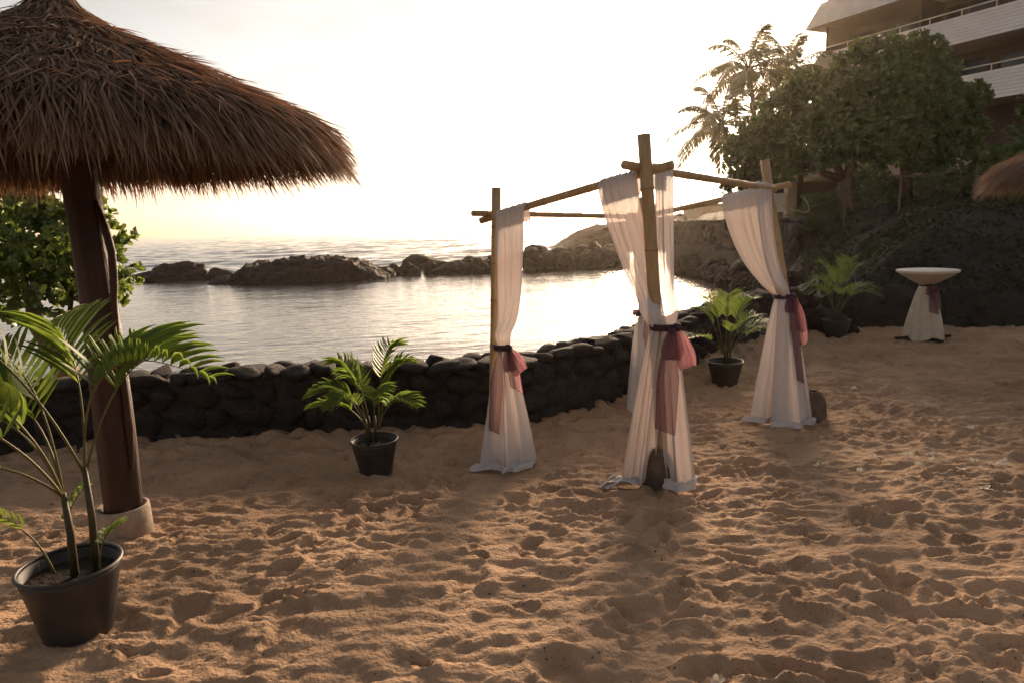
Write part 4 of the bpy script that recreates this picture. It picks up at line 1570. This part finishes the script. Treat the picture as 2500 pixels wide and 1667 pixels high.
# ------------------------------------------------------------------ drapes
def drape(label, top, tie, tie_dir, tie_w, bottom, nfold, seed, pool=0.18, pool_dir=None, beam_r=0.036, bulge=0.10, back=0.16, amp=0.03, waist=0.0, nrm=None, conv=1.7):
    rng = np.random.default_rng(seed)
    ns, n_up, n_lo, n_pool, n_bk = 110, 44, 52, 12, 7
    tA, tB = Vector(top[0]), Vector(top[1])
    bt = [Vector(q) for q in bottom]
    tie = Vector(tie)
    td = Vector(tie_dir).normalized()
    ax = (tB - tA)
    ax.z = 0
    ax.normalize()
    nv = Vector((ax.y, -ax.x, 0)) if nrm is None else Vector(nrm).normalized()
    if nv.y > 0:
        nv = -nv
    S = np.linspace(0, 1, ns)
    # uneven folds
    ph = S * nfold * 2 * math.pi + 1.6 * np.sin(S * 5 + seed) + rng.uniform(0, 6)
    fold = 0.75 * np.sin(ph) + 0.10 * np.sin(2.3 * ph + 1) + 0.35 * np.sin(0.5 * ph + 2)
    fold2 = 0.75 * np.sin(ph * 0.62 + 0.8) + 0.2 * np.sin(1.7 * ph + 2)
    topP = np.array([list(tA.lerp(tB, s)) for s in S])
    topP[:, 2] += 0.004 * np.sin(ph * 2)
    tieP = np.array([list(tie + td * ((s - 0.5) * 2 * tie_w)) for s in S])
    cum = np.linspace(0, 1, len(bt))
    botP = np.stack([np.interp(S, cum, [q[i] for q in bt]) for i in range(3)], -1)
    botP[:, 2] = gz(botP[:, 0], botP[:, 1]) + 0.02
    nvv = np.array(nv)
    rows = []
    # hem flap behind the beam, then over it
    for i in range(n_bk):
        f = i / (n_bk - 1)
        q = topP.copy()
        q -= nvv * (beam_r + 0.006)
        q[:, 2] -= back * (1 - f)
        q += nvv[None] * (0.010 * (1 - f) * fold2)[:, None]
        rows.append(q)
    for i in range(1, 7):
        a = math.pi * i / 7
        q = topP.copy()
        rr_ = beam_r + 0.006 + 0.004 * np.sin(ph * 3)
        q += nvv[None] * (-np.cos(a) * rr_)[:, None]
        q[:, 2] += np.sin(a) * rr_
        rows.append(q)
    front = topP + nvv * (beam_r + 0.008)
    for i in range(n_up):
        f = i / (n_up - 1)
        e = f ** conv
        e = e * (1 - bulge * math.sin(math.pi * f))
        q = front * (1 - e) + tieP * e
        q[:, 2] = front[:, 2] * (1 - f) + tieP[:, 2] * f
        A_ = amp * (0.25 + 0.9 * math.sin(math.pi * min(1, f * 0.9 + 0.05))) * (1 - 0.55 * f)
        blouse = 0.05 * math.exp(-((f - 0.90) / 0.07) ** 2)
        q += nvv[None] * (A_ * (fold * (1 - f) + fold2 * f) + blouse)[:, None]
        # gathers at the tie spread round the post
        q += nvv[None] * (tie_w * 1.0 * f ** 4 * (np.cos((S - 0.5) * math.pi)))[:, None]
        q += np.array(ax)[None] * (0.3 * A_ * np.cos(ph))[:, None]
        rows.append(q)
    for i in range(1, n_lo):
        f = i / (n_lo - 1)
        e = f ** 0.85
        q = tieP * (1 - e) + botP * e
        q[:, 2] = tieP[:, 2] * (1 - f) + botP[:, 2] * f
        A_ = amp * (0.3 + 1.3 * f ** 0.8)
        q += nvv[None] * (A_ * fold2 + tie_w * (1 - f) ** 3 * np.cos((S - 0.5) * math.pi) + 0.008 * pn(S * 9, S * 0 + f * 7, seed))[:, None]
        q += np.array(ax)[None] * (0.35 * A_ * np.cos(ph * 0.62))[:, None]
        rows.append(q)
    last = rows[-1]
    pd = Vector(pool_dir).normalized() if pool_dir else nv
    cen = last.mean(0)
    reach = pool * (0.72 + 0.28 * np.sin(S * 5.2 + seed) + 0.12 * np.sin(S * 13 + 2 * seed))
    for i in range(1, n_pool + 1):
        f = i / n_pool
        q = last.copy()
        outw = last - cen
        outw[:, 2] = 0
        q += np.array([pd.x, pd.y, 0])[None] * (reach * f)[:, None] + outw * 0.12 * f
        heap = 0.055 * math.sin(math.pi * min(1.0, f * 1.05)) * (0.55 + 0.9 * np.abs(pn(S * 6, S * 0 + f * 2.2, seed + 2))) + 0.02 * np.abs(pn(S * 13, S * 0 + f * 5, seed + 5)) * math.sin(math.pi * f)
        lat = 0.035 * pn(S * 5, S * 0 + f * 2.5, seed + 3) * math.sin(math.pi * f * 0.8)
        q += np.array([-pd.y, pd.x, 0])[None] * lat[:, None]
        q[:, 2] = gz(q[:, 0], q[:, 1]) + 0.016 + heap
        rows.append(q)
    R_ = np.stack(rows)
    o0 = np.array([tie.x, tie.y, g0(0, tie.y)])
    me = np_mesh('drape', (R_ - o0).reshape(-1, 3), grid_quads(len(rows), ns))
    o = link('drape', me, None, M['sheer'], True)
    o.location = o0
    tag(o, label, 'curtain', 'white drapes of the arch')
    # stitched hem along both edges
    for k in (0, ns - 1):
        mb = MB()
        mb.tube([tuple(R_[i, k] - o0) for i in range(0, len(rows) - n_pool, 3)], 0.0022, 4, False)
        mb.build('hem', M['sheer'], o)
    return o


def gnd(x, y):
    return (x, y, g0(x, y))


drape('narrow white drape tied to the left rear bamboo post near the wall', [(-0.07, 5.225, 1.866), (0.14, 5.09, 1.915)], (-0.06, 5.17, 0.87), (1, -0.3, 0), 0.045,
      [gnd(-0.28, 5.12), gnd(-0.05, 5.0), gnd(0.16, 5.14)], 4, 3, 0.16, (-0.5, -1, 0), 0.030, 0.25, 0.10, 0.022)
drape('wide white drape on the left of the front bamboo post', [(0.64, 4.775, 2.036), (0.87, 4.628, 2.091)], (1.005, 4.54, 1.08), (1, 0.1, 0), 0.066,
      [gnd(0.76, 4.62), gnd(0.85, 4.50), gnd(0.95, 4.55)], 4, 5, 0.27, (-1, -0.15, 0), 0.033, 0.0, 0.13, 0.03, conv=1.3)
drape('white drape on the right of the front bamboo post', [(0.985, 4.73, 2.131), (1.14, 4.91, 2.122)], (1.045, 4.53, 1.08), (1, 0.2, 0), 0.06,
      [gnd(1.04, 4.52), gnd(1.12, 4.42), gnd(1.28, 4.56)], 4, 6, 0.13, (-0.2, -1, 0), 0.033, 0.0, 0.13, 0.03, nrm=(0.3, -1, 0), conv=1.25)
drape('white drape slung over the front beam at the right bamboo post', [(2.20, 6.15, 2.058), (2.42, 6.405, 2.044)], (2.59, 6.42, 1.04), (1, 0.0, 0), 0.062,
      [gnd(2.42, 6.20), gnd(2.66, 6.12), gnd(2.86, 6.3)], 4, 8, 0.12, (-0.2, -1, 0), 0.035, 0.16, 0.10, 0.03, nrm=(-0.2, -1, 0))
drape('white drape on the rear beam beside the right bamboo post', [(2.07, 6.707, 1.97), (2.36, 6.566, 2.028)], (2.57, 6.45, 1.04), (1, 0.0, 0), 0.055,
      [gnd(2.30, 6.42), gnd(2.44, 6.3), gnd(2.62, 6.35)], 3, 9, 0.12, (-0.8, -0.6, 0), 0.033, 0.16, 0.11, 0.028)
drape('shaded white drape on the rear bamboo post hidden behind the front one', [(1.20, 6.85, 1.829), (1.40, 7.08, 1.821)], (1.33, 6.9, 0.86), (1, 0, 0), 0.06,
      [gnd(1.10, 6.72), gnd(1.34, 6.62), gnd(1.62, 6.78)], 4, 12, 0.22, (0.9, -0.4, 0), 0.03, 0.2, 0.1, 0.025)


# ------------------------------------------------------------------ sashes
def sash(label, c, r, loops, tails, seed, band_h=0.045):
    """loops: list of (dx,dy,dz,len,width); tails: list of (dx,dy,length,width,drift)"""
    rx = np.random.default_rng(seed)
    o0 = Vector((c[0], c[1], c[2]))
    root = empty('sash', o0)
    tag(root, label, 'sash', 'purple organza sashes')
    mb = MB()
    pr = [(r * 0.96, -band_h * 0.5), (r * 1.05, -band_h * 0.42), (r * 1.0, -band_h * 0.15), (r * 1.07, 0.0), (r * 1.0, band_h * 0.2), (r * 1.05, band_h * 0.42), (r * 0.95, band_h * 0.5)]
    mb.lathe(pr, (0, 0, 0), 26, lambda t_, i: 1 + 0.05 * math.sin(5 * t_ + i))
    mb.build('band', M['sashband'], root, True)
    kx, ky = loops[0][5]
    kn = Vector((kx, ky, 0))
    mb = MB()
    mb.lathe([(0, -0.03), (0.022, -0.022), (0.03, 0), (0.022, 0.024), (0, 0.03)], tuple(kn), 12, lambda t_, i: 1 + 0.15 * math.sin(4 * t_ + i))
    mb.build('knot', M['sashband'], root, True)
    for (dx, dy, dz, L, W_, k_) in loops:
        d = Vector((dx, dy, dz)).normalized()
        sd = d.cross(Vector((0, -1, 0.05))).normalized()
        nn = sd.cross(d).normalized()
        nu, nv_ = 40, 16
        V = []
        for i in range(nu):
            t_ = 2 * math.pi * i / (nu - 1)
            along = L * 0.5 * (1 - math.cos(t_))
            puff = 0.42 * L * math.sin(t_) * (0.5 + 0.5 * along / L)
            wd = W_ * (0.2 + 0.8 * math.sin(math.pi * min(1.0, 0.66 * along / L)))
            for j in range(nv_):
                v = j / (nv_ - 1) - 0.5
                q = Vector((k_[0], k_[1], 0)) + d * along + nn * puff * 0.55 + sd * (v * wd) + nn * (0.012 * math.sin(v * 22 + seed + t_) + 0.02 * float(pn(np.array(v * 6.0), np.array(t_ * 1.5), seed)))
                q += Vector((0, 0, -0.05 * (along / L) ** 2))
                V.append(tuple(q))
        me = np_mesh('loop', np.array(V), grid_quads(nu, nv_))
        link('loop', me, root, M['sash'], True)
    for (dx, dy, L, W_, drift) in tails:
        nu, nv_ = 34, 14
        V = np.zeros((nu, nv_, 3))
        for i in range(nu):
            f = i / (nu - 1)
            wd = W_ * (0.18 + 0.82 * min(1, f * 2.2) ** 0.8)
            for j in range(nv_):
                v = j / (nv_ - 1) - 0.5
                cut = 0.06 * v * f
                V[i, j] = (dx + drift[0] * f + v * wd * 0.95, dy + drift[1] * f - 0.02 * f + 0.018 * math.sin(v * 15 + 3 * f + seed) * (1 - 0.4 * f), -L * f - cut)
        o = link('tail', np_mesh('tail', V.reshape(-1, 3), grid_quads(nu, nv_)), root, M['sash'], True)
        mb = MB()
        edge = [tuple(V[i, 0]) for i in range(4, nu, 3)] + [tuple(V[-1, j]) for j in range(0, nv_, 2)] + [tuple(V[i, -1]) for i in range(nu - 1, 3, -3)]
        mb.tube(edge, 0.0018, 4, False)
        mb.build('hem', M['seam'], o)
    return root


sash('purple sash with a sunlit pink bow on the front bamboo post', (1.022, 4.535, 1.09), 0.094, [(0.25, -0.10, -0.8, 0.23, 0.115, (0.075, -0.07)), (-0.05, -0.25, -0.9, 0.16, 0.13, (0.035, -0.095))],
     [(0.02, -0.12, 0.70, 0.145, (-0.03, 0.03))], 3)
sash('purple sash with a dark wine bow on the left rear bamboo post', (-0.075, 5.18, 0.87), 0.068, [(0.42, -0.25, -0.6, 0.17, 0.125, (0.045, -0.06)), (0.15, -0.3, -0.75, 0.13, 0.11, (0.04, -0.06))],
     [(-0.02, -0.09, 0.66, 0.12, (-0.05, 0.03)), (0.06, -0.08, 0.32, 0.10, (0.04, 0.0))], 7)
sash('purple sash with long pink and orange bow on the right bamboo post', (2.585, 6.43, 1.045), 0.085, [(0.22, -0.1, -0.9, 0.28, 0.085, (0.065, -0.07)), (0.2, 0.0, -1.0, 0.42, 0.075, (0.08, -0.06)), (-0.1, -0.3, -0.5, 0.11, 0.11, (0.03, -0.09))],
     [(0.03, -0.11, 0.78, 0.11, (0.07, -0.05))], 11)
sash('shaded lilac sash on the rear bamboo post', (1.33, 6.9, 0.87), 0.085, [(-0.6, -0.5, 0.2, 0.15, 0.12, (-0.05, -0.07))], [(0.03, -0.1, 0.5, 0.1, (0.03, 0.0))], 13)

# ------------------------------------------------------------------ cocktail table
TBL = Vector((6.5, 10.62, g0(0, 10.6)))
tb = empty('cocktail_table', TBL)
tag(tb, 'tall round cocktail table by the dark bank at the right', 'table')
mb = MB()
mb.lathe([(0, 1.055), (0.425, 1.055), (0.43, 1.062), (0.43, 1.082), (0.425, 1.088), (0, 1.088)], (0, 0, 0), 40)
mb.build('table_top', M['tablewhite'], tb, True)
mb = MB()
mb.tube([(0, 0, 0.02), (0, 0, 1.055)], 0.035, 10)
mb.build('pole', M['metal'], tb, True)
for a in (0.05, 1.62, 3.19, 4.76):
    mb = MB()
    d = Vector((math.cos(a), math.sin(a), 0))
    mb.box(d * 0.22 + Vector((0, 0, 0.035)), (0.22, 0.03, 0.016), (d, Vector((-d.y, d.x, 0)), Vector((0, 0, 1))))
    mb.build('foot', M['metal'], tb)
V = []
ns = 120
rows = [(0.432, 1.092), (0.436, 1.075), (0.425, 1.06), (0.37, 1.02), (0.27, 0.955), (0.185, 0.905), (0.12, 0.875), (0.095, 0.86), (0.11, 0.82), (0.15, 0.69), (0.19, 0.5), (0.225, 0.33), (0.25, 0.17), (0.265, 0.07), (0.275, 0.03)]
for i, (r, z) in enumerate(rows):
    for k in range(ns):
        t_ = 2 * math.pi * k / ns
        f1 = math.sin(9 * t_ + 0.5 * math.sin(2 * t_)) * 0.6 + math.sin(17 * t_ + 1) * 0.35 + math.sin(5 * t_ + 2) * 0.3
        am = 0.0 if i < 3 else (0.05 if z > 0.85 else 0.10 * min(1, (0.86 - z) * 1.6) + 0.04)
        if 2 < i < 5:
            am = 0.02
        rr_ = r * (1 + am * f1)
        zz_ = z + (0.0 if i < 13 else 0.03 * math.sin(4 * t_ + 1.4))
        V.append((rr_ * math.cos(t_), rr_ * math.sin(t_), zz_))
me = np_mesh('tablecloth', np.array(V), grid_quads(len(rows), ns, 0, True))
o = link('tablecloth', me, None, M['cloth'], True)
o.location = TBL
tag(o, 'ivory cloth gathered at the waist of the cocktail table', 'tablecloth')
sash('dark purple sash round the cloth of the cocktail table', (6.5, 10.62, TBL.z + 0.86), 0.104, [(-0.3, -0.6, -0.6, 0.16, 0.15, (0.0, -0.10))],
     [(0.0, -0.16, 0.42, 0.17, (0.0, -0.06)), (0.05, -0.15, 0.36, 0.14, (0.03, -0.03))], 17)

# ------------------------------------------------------------------ fallen blossoms
def blossom_mesh(seed):
    rx = random.Random(seed)
    mb = MB()
    for k in range(5):
        a = 2 * math.pi * k / 5 + rx.uniform(-0.3, 0.3)
        d = Vector((math.cos(a), math.sin(a), 0))
        s = Vector((-d.y, d.x, 0))
        lf = rx.uniform(0.2, 1.0)
        L = rx.uniform(0.7, 1.05)
        rows = [(0.05, 0.08, 0), (0.4, 0.3, 0.18 * lf), (0.75, 0.36, 0.5 * lf), (1.0, 0.16, 0.62 * lf + rx.uniform(-0.25, 0.1))]
        vs, fs = [], []
        for (al, hw, z) in rows:
            vs += [d * (al * L) - s * hw + Vector((0, 0, z + 0.1)), d * (al * L) + Vector((0, 0, z)), d * (al * L) + s * hw + Vector((0, 0, z + rx.uniform(0, 0.15)))]
        for i in range(3):
            for q in (0, 1):
                fs.append((3 * i + q, 3 * i + q + 1, 3 * i + q + 4, 3 * i + q + 3))
        mb.add(vs, fs)
    me = mb.mesh('blossom')
    me.materials.append(M['petal'])
    me.polygons.foreach_set('use_smooth', np.ones(len(me.polygons), dtype=bool))
    return me


BL = [blossom_mesh(i) for i in range(5)]
BLOS = [(2.32, 4.9), (2.24, 4.85), (2.5, 4.72), (2.3, 4.98), (3.33, 5.5), (3.0, 5.0), (3.24, 5.05), (3.1, 4.85), (3.42, 4.85), (3.6, 4.8), (3.48, 4.72), (3.2, 4.68), (2.96, 4.78),
        (3.82, 4.62), (4.0, 4.74), (4.25, 4.62), (4.45, 4.72), (4.1, 4.42), (4.35, 4.45), (4.52, 4.38), (3.95, 4.55), (3.68, 4.5), (3.9, 4.35), (3.55, 4.42), (4.6, 4.55), (4.2, 4.3),
        (3.05, 4.2), (3.7, 6.2), (4.3, 6.9), (4.7, 6.3), (4.9, 5.9), (4.1, 5.9), (5.1, 6.8), (3.9, 7.6), (3.3, 4.6), (2.75, 5.0), (4.75, 4.7), (4.62, 4.4), (0.74, 2.33)]
rg = random.Random(3)
DG = bpy.context.evaluated_depsgraph_get()
sand_ob = bpy.data.objects['sand']
for i, (x, y) in enumerate(BLOS):
    o = link('blossom', BL[i % 5])
    hit = sand_ob.ray_cast(Vector((x, y, 2)), Vector((0, 0, -1)))
    z = hit[1].z if hit[0] else g0(x, y)
    s = rg.uniform(0.026, 0.044)
    o.location = (x, y, z + 0.008)
    o.scale = (s, s, s)
    o.rotation_euler = (rg.uniform(-0.5, 0.5), rg.uniform(-0.5, 0.5), rg.uniform(0, 6.28))
    tag(o, 'small wilted white blossom lying on the trampled sand at the right', 'flower', 'fallen white blossoms')

# ------------------------------------------------------------------ haze
HAZE = 0.0003
if HAZE > 0:
    mb = MB()
    mb.box((0, 900, 20), (3600, 4600, 23.0))
    hz = mb.build('haze', None, None, kind='stuff')
    m = bpy.data.materials.new('haze')
    m.use_nodes = True
    m.node_tree.nodes.clear()
    out = m.node_tree.nodes.new('ShaderNodeOutputMaterial')
    pv = m.node_tree.nodes.new('ShaderNodeVolumePrincipled')
    pv.inputs['Color'].default_value = (1.0, 0.83, 0.64, 1)
    pv.inputs['Density'].default_value = HAZE
    pv.inputs['Anisotropy'].default_value = 0.78
    m.node_tree.links.new(pv.outputs[0], out.inputs['Volume'])
    hz.data.materials.append(m)
    tag(hz, 'thin warm sea haze and drizzle filling the air', 'haze')
